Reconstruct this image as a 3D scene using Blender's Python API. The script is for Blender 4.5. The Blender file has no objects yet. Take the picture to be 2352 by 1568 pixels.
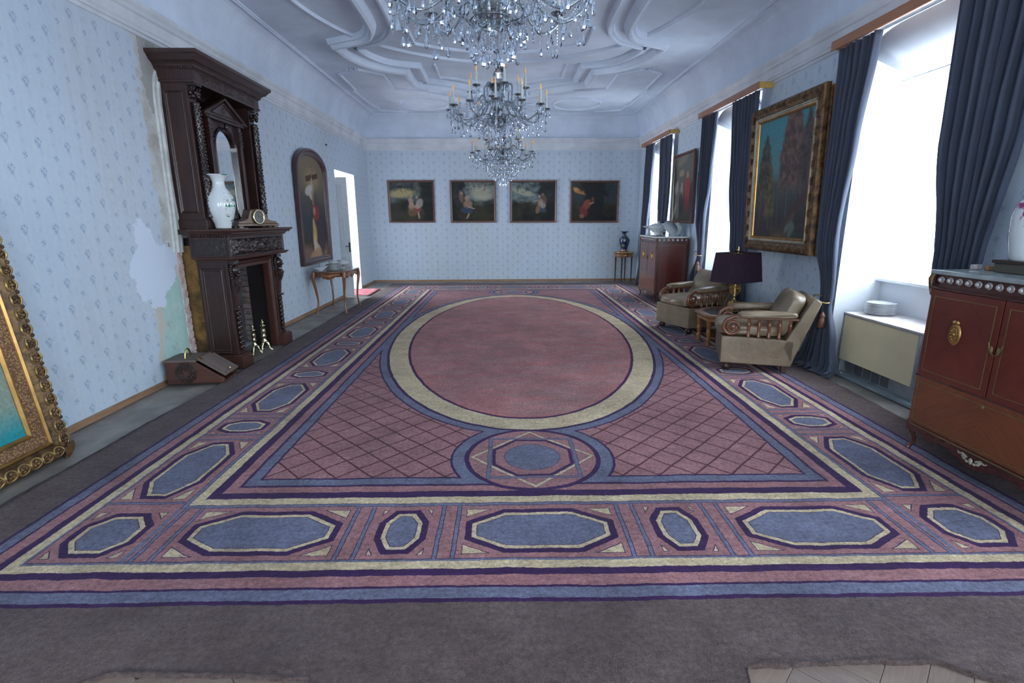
import bpy, bmesh, math, random
from mathutils import Vector, Matrix, noise as mnoise
PI = math.pi
C = bpy.context.scene.collection
SC = bpy.context.scene
random.seed(7)

# ------------------------------------------------------------ camera
cam = bpy.data.cameras.new('camera'); camo = bpy.data.objects.new('camera', cam); C.objects.link(camo)
PITCH, YAW, ROLL = .232642, .0169517, -.00512293
_f = Vector((math.sin(YAW)*math.cos(PITCH), math.cos(YAW)*math.cos(PITCH), -math.sin(PITCH)))
_r = Vector((math.cos(YAW), -math.sin(YAW), 0)); _u = _r.cross(_f)
_r2 = _r*math.cos(ROLL)+_u*math.sin(ROLL); _u2 = -_r*math.sin(ROLL)+_u*math.cos(ROLL)
camo.matrix_world = Matrix(((_r2.x, _u2.x, -_f.x, 0), (_r2.y, _u2.y, -_f.y, 0), (_r2.z, _u2.z, -_f.z, 1.6), (0, 0, 0, 1)))
cam.sensor_width = 36; cam.sensor_fit = 'HORIZONTAL'; cam.lens = 1187.9/2352*36; cam.clip_start = .05; cam.clip_end = 200
SC.camera = camo

# ------------------------------------------------------------ world, daylight, exposure
W = bpy.data.worlds.new('overcast_daylight'); SC.world = W; W.use_nodes = True
wn = W.node_tree.nodes; wl = W.node_tree.links; wn.clear()
wo = wn.new('ShaderNodeOutputWorld'); bg = wn.new('ShaderNodeBackground'); tc = wn.new('ShaderNodeTexCoord')
sx = wn.new('ShaderNodeSeparateXYZ'); cr = wn.new('ShaderNodeValToRGB')
wl.new(tc.outputs['Generated'], sx.inputs[0]); wl.new(sx.outputs[2], cr.inputs[0])
e = cr.color_ramp.elements
e[0].position = 0; e[0].color = (.80, .86, .95, 1); e[1].position = .06; e[1].color = (.84, .93, 1.0, 1)
n_ = e.new(1.0); n_.color = (.78, .90, 1.0, 1)
wl.new(cr.outputs[0], bg.inputs[0]); bg.inputs[1].default_value = 10.0; wl.new(bg.outputs[0], wo.inputs[0])
vs = SC.view_settings; vs.view_transform = 'Standard'; vs.look = 'None'; vs.gamma = 1.0; vs.exposure = 1.12; vs.use_curve_mapping = False
SC.cycles.use_denoising = True; SC.cycles.use_adaptive_sampling = True; SC.cycles.adaptive_threshold = .03
SC.cycles.max_bounces = 10; SC.cycles.diffuse_bounces = 7; SC.cycles.glossy_bounces = 4
SC.cycles.transmission_bounces = 8; SC.cycles.transparent_max_bounces = 16
SC.cycles.caustics_reflective = False; SC.cycles.caustics_refractive = False
SC.cycles.sample_clamp_indirect = 6.0
def portal(y0, y1, z0, z1, x, toward):
    L = bpy.data.lights.new('window_portal', 'AREA'); L.shape = 'RECTANGLE'; L.size = z1-z0; L.size_y = y1-y0
    L.cycles.is_portal = True
    o = bpy.data.objects.new('window_portal', L); C.objects.link(o); o.location = (x, (y0+y1)/2, (z0+z1)/2)
    o.rotation_euler = (0, toward*PI/2, 0)
WIN_C = [-2.65, .97, 4.6, 8.2, 11.83]
for yc in WIN_C: portal(yc-.72, yc+.72, .96, 2.85, 4.12, 1)
portal(11.0, 12.35, 0, 2.55, -4.0, -1)
ADDED_WIN = [-1.75, 1.75]  # unseen windows added behind the camera to soften the room's contrast
for xc in ADDED_WIN:
    portal(-.65, .65, .95, 2.85, 0, 1); o_ = C.objects[-1]; o_.location = (xc, -4.75, 1.9); o_.rotation_euler = (PI/2, 0, 0)

# ------------------------------------------------------------ node expression helper
class Ex:
    def __init__(s, g, v): s.g = g; s.v = v
    def _b(s, o, op, r=False):
        a, b = (o, s) if r else (s, o)
        return s.g.m(op, a, b)
    def __add__(s, o): return s._b(o, 'ADD')
    def __radd__(s, o): return s._b(o, 'ADD', True)
    def __sub__(s, o): return s._b(o, 'SUBTRACT')
    def __rsub__(s, o): return s._b(o, 'SUBTRACT', True)
    def __mul__(s, o): return s._b(o, 'MULTIPLY')
    def __rmul__(s, o): return s._b(o, 'MULTIPLY', True)
    def __truediv__(s, o): return s._b(o, 'DIVIDE')
    def __rtruediv__(s, o): return s._b(o, 'DIVIDE', True)
    def __neg__(s): return s*-1
class Gr:
    def __init__(s, name):
        s.mat = bpy.data.materials.new(name); s.mat.use_nodes = True
        s.t = s.mat.node_tree; s.n = s.t.nodes; s.l = s.t.links; s.n.clear()
        s.out = s.n.new('ShaderNodeOutputMaterial'); s.tc = s.n.new('ShaderNodeTexCoord')
    def _in(s, sock, v):
        if isinstance(v, Ex): s.l.new(v.v, sock)
        elif v is None: pass
        elif isinstance(v, (int, float)): sock.default_value = v
        else:
            v = tuple(v); 
            sock.default_value = v+(1,) if len(v) == 3 and sock.type == 'RGBA' else v
    def m(s, op, a, b=None, c=None, clamp=False):
        n = s.n.new('ShaderNodeMath'); n.operation = op; n.use_clamp = clamp
        s._in(n.inputs[0], a)
        if b is not None: s._in(n.inputs[1], b)
        if c is not None: s._in(n.inputs[2], c)
        return Ex(s, n.outputs[0])
    def abs(s, a): return s.m('ABSOLUTE', a)
    def mn(s, *a):
        r = a[0]
        for x in a[1:]: r = s.m('MINIMUM', r, x)
        return r
    def mx(s, *a):
        r = a[0]
        for x in a[1:]: r = s.m('MAXIMUM', r, x)
        return r
    def gt(s, a, b): return s.m('GREATER_THAN', a, b)
    def lt(s, a, b): return s.m('LESS_THAN', a, b)
    def sqrt(s, a): return s.m('SQRT', a)
    def step(s, a, e0, e1):          # smooth step
        n = s.n.new('ShaderNodeMapRange'); n.interpolation_type = 'SMOOTHSTEP'
        s._in(n.inputs['Value'], a); n.inputs['From Min'].default_value = e0; n.inputs['From Max'].default_value = e1
        return Ex(s, n.outputs[0])
    def sel(s, mask, a, b): return a*mask+b*(1-mask)      # scalar select (a where mask)
    def band(s, a, lo, hi): return s.gt(a, lo)*s.lt(a, hi)
    def mix(s, fac, a, b):
        n = s.n.new('ShaderNodeMix'); n.data_type = 'RGBA'; s._in(n.inputs[0], fac); s._in(n.inputs[6], a); s._in(n.inputs[7], b)
        return Ex(s, n.outputs[2])
    def mul(s, fac, a, b):
        n = s.n.new('ShaderNodeMix'); n.data_type = 'RGBA'; n.blend_type = 'MULTIPLY'
        s._in(n.inputs[0], fac); s._in(n.inputs[6], a); s._in(n.inputs[7], b); return Ex(s, n.outputs[2])
    def ramp(s, fac, stops, const=False):
        n = s.n.new('ShaderNodeValToRGB'); n.color_ramp.interpolation = 'CONSTANT' if const else 'LINEAR'
        el = n.color_ramp.elements
        el[0].position = stops[0][0]; el[0].color = tuple(stops[0][1])+(1,)
        el[1].position = stops[1][0]; el[1].color = tuple(stops[1][1])+(1,)
        for p, c in stops[2:]: q = el.new(p); q.color = tuple(c)+(1,)
        s._in(n.inputs[0], fac); return Ex(s, n.outputs[0])
    def co(s, kind='Object', scale=(1, 1, 1), loc=(0, 0, 0), rot=(0, 0, 0)):
        n = s.n.new('ShaderNodeMapping'); s.l.new(s.tc.outputs[kind], n.inputs[0])
        n.inputs['Scale'].default_value = scale; n.inputs['Location'].default_value = loc; n.inputs['Rotation'].default_value = rot
        return Ex(s, n.outputs[0])
    def xyz(s, v):
        n = s.n.new('ShaderNodeSeparateXYZ'); s.l.new(v.v, n.inputs[0]); return [Ex(s, n.outputs[i]) for i in range(3)]
    def comb(s, x, y, z=0.0):
        n = s.n.new('ShaderNodeCombineXYZ'); s._in(n.inputs[0], x); s._in(n.inputs[1], y); s._in(n.inputs[2], z); return Ex(s, n.outputs[0])
    def noise(s, vec, scale, detail=3, rough=.5, dist=0.0, col=False):
        n = s.n.new('ShaderNodeTexNoise'); s._in(n.inputs['Vector'], vec) if vec else None
        n.inputs['Scale'].default_value = scale; n.inputs['Detail'].default_value = detail
        n.inputs['Roughness'].default_value = rough; n.inputs['Distortion'].default_value = dist
        return Ex(s, n.outputs[1 if col else 0])
    def vor(s, vec, scale, feat='F1', out=0, rnd=1.0):
        n = s.n.new('ShaderNodeTexVoronoi'); n.feature = feat; s._in(n.inputs['Vector'], vec); n.inputs['Scale'].default_value = scale
        n.inputs['Randomness'].default_value = rnd
        return Ex(s, n.outputs[out])
    def bump(s, h, strength=.3, dist=.01):
        n = s.n.new('ShaderNodeBump'); n.inputs['Strength'].default_value = strength; n.inputs['Distance'].default_value = dist
        s._in(n.inputs['Height'], h); return n.outputs[0]
    def bsdf(s, col, rough=.6, metal=0.0, spec=.5, normal=None, **kw):
        n = s.n.new('ShaderNodeBsdfPrincipled'); s._in(n.inputs['Base Color'], col); s._in(n.inputs['Roughness'], rough)
        s._in(n.inputs['Metallic'], metal); s._in(n.inputs['Specular IOR Level'], spec)
        if normal is not None: s.l.new(normal, n.inputs['Normal'])
        for k, v in kw.items(): s._in(n.inputs[k], v)
        s.l.new(n.outputs[0], s.out.inputs[0]); return n
def ell(g, x, y, cx, cy, rx, ry, rot=0.0, soft=.25):
    """soft ellipse mask"""
    c, s_ = math.cos(rot), math.sin(rot)
    dx = x-cx; dy = y-cy
    u = (dx*c+dy*s_)*(1/rx); v = (dy*c-dx*s_)*(1/ry)
    r = g.sqrt(u*u+v*v)
    return g.step(r, 1+soft/2, 1-soft/2) if False else 1-g.step(r, 1-soft/2, 1+soft/2)
_m = {}
def mat(name, col, rough=.6, metal=0.0, var=.15, vs=8, bump=0.0, bs=60, spec=.5, col2=None, **kw):
    if name in _m: return _m[name]
    g = Gr(name); v = g.co('Object')
    nz = g.noise(v, vs, 4, .6)
    c2 = col2 or tuple(max(0, c*(1-2*var)) for c in col)
    c = g.mix(g.step(nz, .3, .7), c2, tuple(min(1, c_*(1+var*.6)) for c_ in col))
    nrm = g.bump(g.noise(v, bs, 3), bump, .01) if bump else None
    g.bsdf(c, rough, metal, spec, nrm, **kw)
    _m[name] = g.mat; return g.mat
def wood(name, c1, c2, rough=.35, axis='Z', scale=3.0, stretch=12, bump=.08, coat=0.0, spec=.5):
    if name in _m: return _m[name]
    g = Gr(name)
    sc = {'X': (1, stretch, stretch), 'Y': (stretch, 1, stretch), 'Z': (stretch, stretch, 1)}[axis]
    v = g.co('Object', sc)
    n1 = g.noise(v, scale, 5, .6, .6); n2 = g.noise(v, scale*6, 3, .6)
    n3 = g.noise(g.co('Object'), 2.5, 2)
    f = n1*.6+n2*.25+n3*.3-.05
    c = g.ramp(f, [(.35, c2), (.62, c1)])
    g.bsdf(c, g.noise(v, 5)*.15+rough-.07, 0, spec, g.bump(n1+n2*.5, bump, .003), **{'Coat Weight': coat, 'Coat Roughness': .15})
    _m[name] = g.mat; return g.mat

# ------------------------------------------------------------ mesh helpers
class M:
    def __init__(s): s.v = []; s.f = []; s.sm = []
    def add(s, vs, fs, sm=False):
        o = len(s.v); s.v += [tuple(p) for p in vs]; s.f += [tuple(i+o for i in f) for f in fs]; s.sm += [sm]*len(fs); return s
    def box(s, x0, x1, y0, y1, z0, z1):
        v = [(x, y, z) for z in (z0, z1) for y in (y0, y1) for x in (x0, x1)]
        return s.add(v, [(0, 2, 3, 1), (4, 5, 7, 6), (0, 1, 5, 4), (2, 6, 7, 3), (0, 4, 6, 2), (1, 3, 7, 5)])
    def prism(s, poly, a0, a1, axis='Z', sm=False):
        """poly in the plane perpendicular to axis: Z:(x,y) X:(y,z) Y:(x,z)"""
        n = len(poly)
        def P(p, a): return {'Z': (p[0], p[1], a), 'X': (a, p[0], p[1]), 'Y': (p[0], a, p[1])}[axis]
        v = [P(p, a0) for p in poly]+[P(p, a1) for p in poly]
        s.add(v, [tuple(range(n))[::-1], tuple(range(n, 2*n))]); o = len(s.v)-2*n
        for i in range(n):
            j = (i+1) % n; s.f.append((o+i, o+j, o+n+j, o+n+i)); s.sm.append(sm)
        return s
    def lathe(s, prof, seg=20, c=(0, 0, 0), sm=True, sx=1, sy=1, mtx=None, cap=True):
        """prof [(r,z)]"""
        vs = []; n = len(prof)
        for r, z in prof:
            for k in range(seg):
                a = 2*PI*k/seg; vs.append(Vector((c[0]+r*math.cos(a)*sx, c[1]+r*math.sin(a)*sy, c[2]+z)))
        if mtx: vs = [mtx @ v for v in vs]
        fs = []
        for i in range(n-1):
            for k in range(seg):
                l = (k+1) % seg; fs.append((i*seg+k, i*seg+l, (i+1)*seg+l, (i+1)*seg+k))
        s.add(vs, fs, sm)
        if cap and prof[0][0] > 1e-4: s.add([vs[k] for k in range(seg)], [tuple(range(seg))[::-1]])
        if cap and prof[-1][0] > 1e-4: s.add([vs[(n-1)*seg+k] for k in range(seg)], [tuple(range(seg))])
        return s
    def tube(s, pts, r, seg=8, closed=False, sm=True, flat=1.0):
        pts = [Vector(p) for p in pts]; n = len(pts)
        rr = r if isinstance(r, (list, tuple)) else [r]*n
        vs = []; up = None
        for i, p in enumerate(pts):
            a = pts[(i-1) % n] if (closed or i > 0) else p; b = pts[(i+1) % n] if (closed or i < n-1) else p
            t = (b-a).normalized()
            if up is None:
                up = Vector((0, 0, 1)) if abs(t.z) < .9 else Vector((1, 0, 0))
            sd = t.cross(up)
            if sd.length < 1e-5: sd = t.orthogonal()
            sd.normalize(); up = sd.cross(t).normalized()
            for k in range(seg):
                an = 2*PI*k/seg+PI/seg; vs.append(p+(sd*math.cos(an)*flat+up*math.sin(an))*rr[i])
        fs = []
        for i in range(n if closed else n-1):
            j = (i+1) % n
            for k in range(seg):
                l = (k+1) % seg; fs.append((i*seg+k, i*seg+l, j*seg+l, j*seg+k))
        s.add(vs, fs, sm)
        if not closed: s.add([vs[k] for k in range(seg)], [tuple(range(seg))[::-1]]); s.add([vs[(n-1)*seg+k] for k in range(seg)], [tuple(range(seg))])
        return s
    def ball(s, c, r, seg=10, rings=6, sc=(1, 1, 1), sm=True):
        pr = [(r*math.sin(PI*i/rings), -r*math.cos(PI*i/rings)*sc[2]) for i in range(rings+1)]
        pr[0] = (1e-5, pr[0][1]); pr[-1] = (1e-5, pr[-1][1])
        return s.lathe(pr, seg, c, sm, sc[0], sc[1])
    def sweep(s, path, prof, closed=False, plane='XY', base=0.0, sm=False):
        """mitred sweep. path 2D, prof [(offset along left normal, height)] ; plane XY -> z = base+h"""
        n = len(path); P = [Vector(p) for p in path]; vs = []; k = len(prof)
        for i in range(n):
            a = P[(i-1) % n] if (closed or i > 0) else None; b = P[(i+1) % n] if (closed or i < n-1) else None
            d1 = (P[i]-a).normalized() if a is not None else (b-P[i]).normalized()
            d2 = (b-P[i]).normalized() if b is not None else d1
            n1 = Vector((-d1.y, d1.x)); n2 = Vector((-d2.y, d2.x)); m = n1+n2
            m = n1 if m.length < 1e-4 else m/max(.3, (1+n1.dot(n2)))
            for o_, h in prof:
                q = P[i]+m*o_
                vs.append({'XY': (q.x, q.y, base+h), 'YZ': (base+h, q.x, q.y), 'XZ': (q.x, base+h, q.y)}[plane])
        fs = []
        for i in range(n if closed else n-1):
            j = (i+1) % n
            for c in range(k-1): fs.append((i*k+c, j*k+c, j*k+c+1, i*k+c+1))
        s.add(vs, fs, sm)
        if not closed: s.add([vs[c] for c in range(k)], [tuple(range(k))]); s.add([vs[(n-1)*k+c] for c in range(k)], [tuple(range(k))[::-1]])
        return s
    def grid(s, fn, nu, nv, sm=True):
        vs = [fn(i/nu, j/nv) for j in range(nv+1) for i in range(nu+1)]
        return s.add(vs, [(j*(nu+1)+i, j*(nu+1)+i+1, (j+1)*(nu+1)+i+1, (j+1)*(nu+1)+i) for j in range(nv) for i in range(nu)], sm)
    def xf(s, mtx):
        s.v = [tuple(mtx @ Vector(p)) for p in s.v]; return s
    def join(s, o): return s.add(o.v, o.f) if False else s._j(o)
    def _j(s, o):
        k = len(s.v); s.v += o.v; s.f += [tuple(i+k for i in f) for f in o.f]; s.sm += o.sm; return s
def obj(name, mb, m, parent=None, loc=(0, 0, 0), rot=(0, 0, 0), bevel=0, solid=0, fix=True, sub=0):
    if isinstance(mb, M):
        me = bpy.data.meshes.new(name); me.from_pydata(mb.v, [], mb.f)
        me.polygons.foreach_set('use_smooth', mb.sm)
        if fix:
            b = bmesh.new(); b.from_mesh(me); bmesh.ops.recalc_face_normals(b, faces=b.faces); b.to_mesh(me); b.free()
        me.materials.append(m)
    else: me = mb
    o = bpy.data.objects.new(name, me); C.objects.link(o); o.location = loc; o.rotation_euler = rot
    if parent: o.parent = parent
    if solid: md = o.modifiers.new('s', 'SOLIDIFY'); md.thickness = solid
    if bevel:
        md = o.modifiers.new('b', 'BEVEL'); md.width = bevel; md.segments = 2; md.limit_method = 'ANGLE'
    if sub: md = o.modifiers.new('u', 'SUBSURF'); md.levels = md.render_levels = sub
    return o
def thing(name, label, cat, loc=(0, 0, 0), rz=0.0, group=None, rot=None):
    o = bpy.data.objects.new(name, None); C.objects.link(o); o.location = loc; o.rotation_euler = rot or (0, 0, rz)
    o.empty_display_size = .1
    o['label'] = label; o['category'] = cat
    if group: o['group'] = group
    return o
def tag(o, label, cat, group=None):
    o['label'] = label; o['category'] = cat
    if group: o['group'] = group
    return o
def dup(root, loc=None, rot=None, label=None, group=None, scale=None):
    def cp(o, par):
        c = o.copy(); C.objects.link(c); c.parent = par
        for ch in list(o.children): cp(ch, c)
        return c
    r = cp(root, None)
    if loc is not None: r.location = loc
    if rot is not None: r.rotation_euler = (0, 0, rot)
    if scale: r.scale = (scale,)*3
    if label: r['label'] = label
    if group: r['group'] = group
    return r
def struct(o): o['kind'] = 'structure'; return o
def bez(p0, p1, p2, p3, n=10):
    o = []
    for i in range(n+1):
        t = i/n; o.append(tuple((1-t)**3*a+3*(1-t)**2*t*b+3*(1-t)*t*t*c+t**3*d for a, b, c, d in zip(p0, p1, p2, p3)))
    return o
def crom(pts, n=6):
    """catmull-rom through points"""
    P = [pts[0]]+list(pts)+[pts[-1]]; out = []
    for i in range(1, len(P)-2):
        for k in range(n):
            t = k/n
            out.append(tuple(.5*((2*b)+(-a+c)*t+(2*a-5*b+4*c-d)*t*t+(-a+3*b-3*c+d)*t**3) for a, b, c, d in zip(P[i-1], P[i], P[i+1], P[i+2])))
    out.append(tuple(pts[-1])); return out
# ------------------------------------------------------------ room materials
def wallpaper(name, hx):
    """hx: which object axis runs along the wall"""
    g = Gr(name); v = g.co('Object'); X = g.xyz(v); u = X[hx]; w = X[2]
    PU, PW = .262, .205
    def sprig(du, dw, sw, sh, seed):
        a = u*(1/PU)+du; b = w*(1/PW)+dw
        la = (g.m('FRACT', a)-.5)*PU; lb = (g.m('FRACT', b)-.5)*PW
        h = lb*(1/sh); wdt = la*(1/sw)
        # a bouquet: fan widening upward with a short stem
        fan = g.abs(wdt)-(h*.6+.80); hh = h-.12
        body = g.mx(g.sqrt(wdt*wdt+hh*hh)-1.0, fan)
        m = 1-g.step(body, -.35, .15)
        dots = 1-g.step(g.vor(g.comb(la+seed, lb), 74), .35, .75)
        stem = (1-g.step(g.abs(la+lb*.25), .0012, .003))*g.band(h, -1.9, -.6)*(1.0 if sw > .03 else 0.0)
        return g.mx(m*dots, stem*.8)
    s1 = sprig(0, 0, .034, .042, 0.0); s2 = sprig(.5, .5, .024, .031, 1.3)
    s3 = sprig(.5, 0.0, .016, .020, 2.1)
    mk = g.mx(s1, s2, s3*.35)
    st = g.noise(g.co('Object', (1, 1, .5)), .9, 4, .6); fine = g.noise(v, 26, 3)
    stripe = g.noise(g.comb(u*7.0, w*.15), 3.0, 2)
    base = g.mix(g.step(st, .42, .75), (.54, .63, .72), (.54, .59, .62))
    base = g.mix(g.step(stripe, .35, .65)*.4, base, (.60, .67, .73))
    base = g.mul(1, base, g.ramp(fine, [(.3, (.95, .95, .95)), (.7, (1, 1, 1))]))
    col = g.mix(mk*.74, base, (.25, .33, .47))
    return g, col, u, w, v
g, col, u, w, v = wallpaper('sprig_wallpaper_back', 0)
sm = g.step(w, .05, 0.0)*.3
seam = (1-g.step(g.abs(g.m('FRACT', u*(1/.53))-.5), .0, .006))*.12
# old scuff marks
sc1 = (1-g.step(g.abs(w-.42), .002, .006))*g.band(u, -1.7, .1)*.25
col = g.mix(g.mx(seam, sc1), col, (.36, .35, .36))
g.bsdf(col, .75, 0, .25, g.bump(g.noise(v, 120, 3), .08, .002)); MWB = g.mat
g, col, u, w, v = wallpaper('sprig_wallpaper_side', 1)
g.bsdf(col, .75, 0, .25, g.bump(g.noise(v, 120, 3), .08, .002)); MWR = g.mat
g, col, u, w, v = wallpaper('sprig_wallpaper_left', 1)
jag = (g.noise(v, 5, 4, .7)-.5)*.34; jag2 = (g.noise(v, 19, 3, .7)-.5)*.10
uu = u+jag+jag2; ww = w+jag*.9
# torn margin around the fireplace opening: bare plaster, mint limewash, fresh white filler
bare = g.step(uu, 5.28, 5.33)*g.lt(u, 7.4)*g.lt(w, 3.3)
plas = g.ramp(g.noise(v, 6, 5, .65), [(.3, (.40, .38, .33)), (.5, (.55, .55, .52)), (.7, (.64, .65, .62))])
col = g.mix(bare*(g.lt(uu, 5.95)), col, plas)
mint = g.step(uu, 5.06, 5.1)*g.lt(ww, 1.02)*g.lt(u, 5.62)
mintc = g.ramp(g.noise(v, 9, 5, .7), [(.3, (.36, .42, .38)), (.45, (.42, .60, .54)), (.62, (.46, .64, .58)), (.75, (.66, .70, .68))])
col = g.mix(mint, col, mintc)
worn = g.step(uu, 4.98, 5.02)*g.lt(uu, 5.09)*g.lt(ww, 1.05)
col = g.mix(worn, col, (.58, .55, .47))
def blob(cx, cy, rx, ry):
    a = (uu-cx)*(1/rx); b = (ww-cy)*(1/ry); return 1-g.step(g.sqrt(a*a+b*b), .93, 1.0)
fill = g.mx(blob(5.08, 1.13, .32, .27), blob(5.02, 1.38, .12, .28), blob(5.26, 1.15, .20, .22), blob(5.10, .88, .14, .14))
col = g.mix(fill, col, (.66, .74, .85))
dk = blob(5.52, 3.0, .18, .42)
col = g.mix(dk*.65, col, (.30, .29, .26))
# fine paper bump, rougher over the bare plaster
g.bsdf(col, .78, 0, .25, g.bump(g.noise(v, 120, 3)+bare*g.noise(v, 14, 4)*2, .12, .003)); MWL = g.mat

def plaster(name, c, var=.06):
    return mat(name, c, .85, 0, var, 1.6, .06, 30, .2)
MCEIL = plaster('white_ceiling_plaster', (.66, .74, .85))
MCORN = mat('cream_cornice_plaster', (.68, .71, .74), .8, 0, .07, 2.5, .08, 40, .2)
MREV = mat('white_reveal_plaster', (.68, .70, .72), .8, 0, .03, 2, .03, 40, .2)
MFLOOR = mat('grey_worn_floorboards', (.30, .27, .24), .5, 0, .18, 3, .1, 60, .3)

# ------------------------------------------------------------ room shell
XL, XR, YB, YF, ZC = -3.375, 3.5, 13.65, -4.3, 4.07
struct(obj('floor', M().box(XL-1.6, XR+.6, YF, YB, -.15, -.008), MFLOOR))
FLOOR = bpy.data.objects['floor']
def wall_mesh(axis_x0, axis_x1, y0, y1, z0, z1, holes):
    ys = sorted({y0, y1}|{h[0] for h in holes}|{h[1] for h in holes}); zs = sorted({z0, z1}|{h[2] for h in holes}|{h[3] for h in holes})
    m = M()
    for a, b in zip(ys, ys[1:]):
        for c, d in zip(zs, zs[1:]):
            my, mz = (a+b)/2, (c+d)/2
            if any(h[0] < my < h[1] and h[2] < mz < h[3] for h in holes): continue
            m.box(axis_x0, axis_x1, a, b, c, d)
    return m
REC = (5.52, 7.0, 0, 1.44); DOOR = (10.97, 12.4, 0, 2.59)
WALL_L = struct(obj('wall_left', wall_mesh(XL-.45, XL, YF, YB, -.1, 4.3, [REC, DOOR]), MWL))
struct(obj('wall_right', wall_mesh(XR, XR+.5, YF, YB, -.1, 4.3, [(c-.75, c+.75, 0, 3.262) for c in WIN_C]), MWR))
struct(obj('wall_back', M().box(XL-.45, XR+.5, YB, YB+.3, -.1, 4.3), MWB))
fm = M(); xs_ = [XL-.45]+[q for c in ADDED_WIN for q in (c-.7, c+.7)]+[XR+.5]
for a, b in zip(xs_[::2], xs_[1::2]): fm.box(a, b, YF-.4, YF, -.1, 4.3)
for c in ADDED_WIN: fm.box(c-.7, c+.7, YF-.4, YF, -.1, .92).box(c-.7, c+.7, YF-.4, YF, 2.9, 4.3)  # openings for the added windows
struct(obj('wall_front', fm, MWB))
struct(obj('ceiling', M().box(XL-.45, XR+.5, YF-.3, YB+.3, ZC, ZC+.2), MCEIL))
room = [(XL, YF), (XR, YF), (XR, YB), (XL, YB)]
# cornice profile, then the cove
cp = [(0, 3.27), (.012, 3.27), (.016, 3.30), (.032, 3.305), (.034, 3.33), (.045, 3.345), (.05, 3.43), (.07, 3.445), (.078, 3.47), (.10, 3.50), (.104, 3.535), (.07, 3.545), (.0, 3.548)]
struct(obj('trim_1', M().sweep(room, cp, True), MCORN))
cove = [(0, 3.54), (.045, 3.545)]+[(.05+.25*(1-math.cos(t*PI/2/10)), 3.555+.50*math.sin(t*PI/2/10)) for t in range(11)]+[(.30, 4.08), (0, 4.08)]
struct(obj('trim_2', M().sweep(room, cove, True, sm=False), MCEIL))
TR3 = struct(obj('trim_3', M().sweep([(XL+.30, YF+.3), (XR-.30, YF+.3), (XR-.30, YB-.3), (XL+.30, YB-.3)], [(0, 4.075), (0, 4.045), (.02, 4.04), (.03, 4.052), (.045, 4.052), (.05, 4.075)], True), MCEIL))
# baseboards: a low oak strip
MBASE = wood('oak_skirting', (.36, .20, .11), (.20, .11, .06), .5, 'Y')
def strip(name, path, s=1):
    return struct(obj(name, M().sweep(path, [(0, 0), (.0, .05), (.008*s, .055), (.016*s, .05), (.018*s, 0)]), MBASE))
strip('baseboard_left', [(XL, 5.3), (XL, YF)]); strip('baseboard_left', [(XL, 10.95), (XL, 7.1)]); strip('baseboard_left', [(XL, YB), (XL, 12.42)])
strip('baseboard_back', [(XR, YB), (XL, YB)])
for i in range(len(WIN_C)):
    a = WIN_C[i]+.75; b = (WIN_C[i+1]-.75) if i < 4 else YB
    strip('baseboard_right', [(XR, a), (XR, b)])

# ------------------------------------------------------------ ceiling stucco (pattern mirrored about x=0 and y=5.35)
YCP = 5.35
def mirror4(path):
    o = []
    for sx_ in (1, -1):
        for sy_ in (1, -1):
            q = [(x*sx_, YCP+(y-YCP)*sy_) for x, y in path]
            o.append(q if sx_*sy_ > 0 else q[::-1])
    return o
big = [(-.17, .0), (-.17, -.03), (-.155, -.045), (-.13, -.045), (-.12, -.03), (-.09, -.03), (-.08, -.012), (.02, -.012), (.03, -.035), (.05, -.06), (.08, -.07), (.11, -.065), (.13, -.04), (.15, -.038), (.16, -.015), (.165, 0)]
thin = [(-.016, 0), (-.016, -.010), (-.008, -.02), (.008, -.02), (.016, -.010), (.016, 0)]
def arc(pts, n=8): return crom(pts, n)
# main cartouche outline, left half, y from centre outwards
cart = arc([(-1.52, 5.35), (-1.54, 6.3), (-1.55, 7.1), (-1.60, 7.55), (-1.78, 7.92), (-2.12, 8.12)])
cart2 = arc([(-2.26, 8.16), (-2.20, 8.62), (-2.02, 9.02), (-1.78, 9.25), (-1.50, 9.36)])
cart3 = [(-1.50, 9.36), (-1.50, 10.30)]
cart4 = arc([(-1.50, 10.30), (-1.12, 10.46), (-.72, 10.80), (-.38, 11.10), (0, 11.22)])
def stucco(paths, prof, name='moulding'):
    for p in paths:
        for q in mirror4(p):
            if max(y for x, y in q) < YF+.4: continue
            q = [(x, min(max(y, YF+.5), YB-.4)) for x, y in q]
            obj(name, M().sweep(q, prof, base=ZC), MCEIL, bpy.data.objects['ceiling'])
big = [(a*1.15, h*1.9) for a, h in big]
thin = [(a*1.2, h*1.9) for a, h in thin]
stucco([cart+cart2[1:]+cart3[1:]+cart4[1:]], big, 'cartouche_moulding')
stucco([arc([(-1.98, 7.98), (-2.20, 7.5), (-2.36, 6.9), (-2.42, 6.2), (-2.42, 5.35)]),
        arc([(-1.80, 8.26), (-1.39, 8.63), (-.91, 8.92), (-.5, 9.08), (0, 9.12)]),
        [(-1.24, 7.6), (-1.24, 8.23)]+arc([(-1.24, 8.23), (-.9, 8.42), (-.45, 8.58), (0, 8.62)]),
        [(-2.06, 10.90), (-2.05, 9.85), (-2.40, 9.56), (-2.80, 9.85), (-2.83, 10.92), (-2.89, 10.93), (-2.85, 12.43), (-2.79, 12.52), (-2.79, 12.9), (-2.2, 13.1)],
        [(-2.06, 10.90)]+arc([(-1.46, 11.06), (-1.46, 11.18), (-.95, 11.52), (-.45, 11.85), (0, 11.95)], 4),
        [(-1.08, 9.25), (-1.09, 10.05)]+arc([(-1.09, 10.05), (-.8, 10.14), (-.4, 10.42), (0, 10.5)]),
        ], thin, 'panel_moulding')
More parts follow.
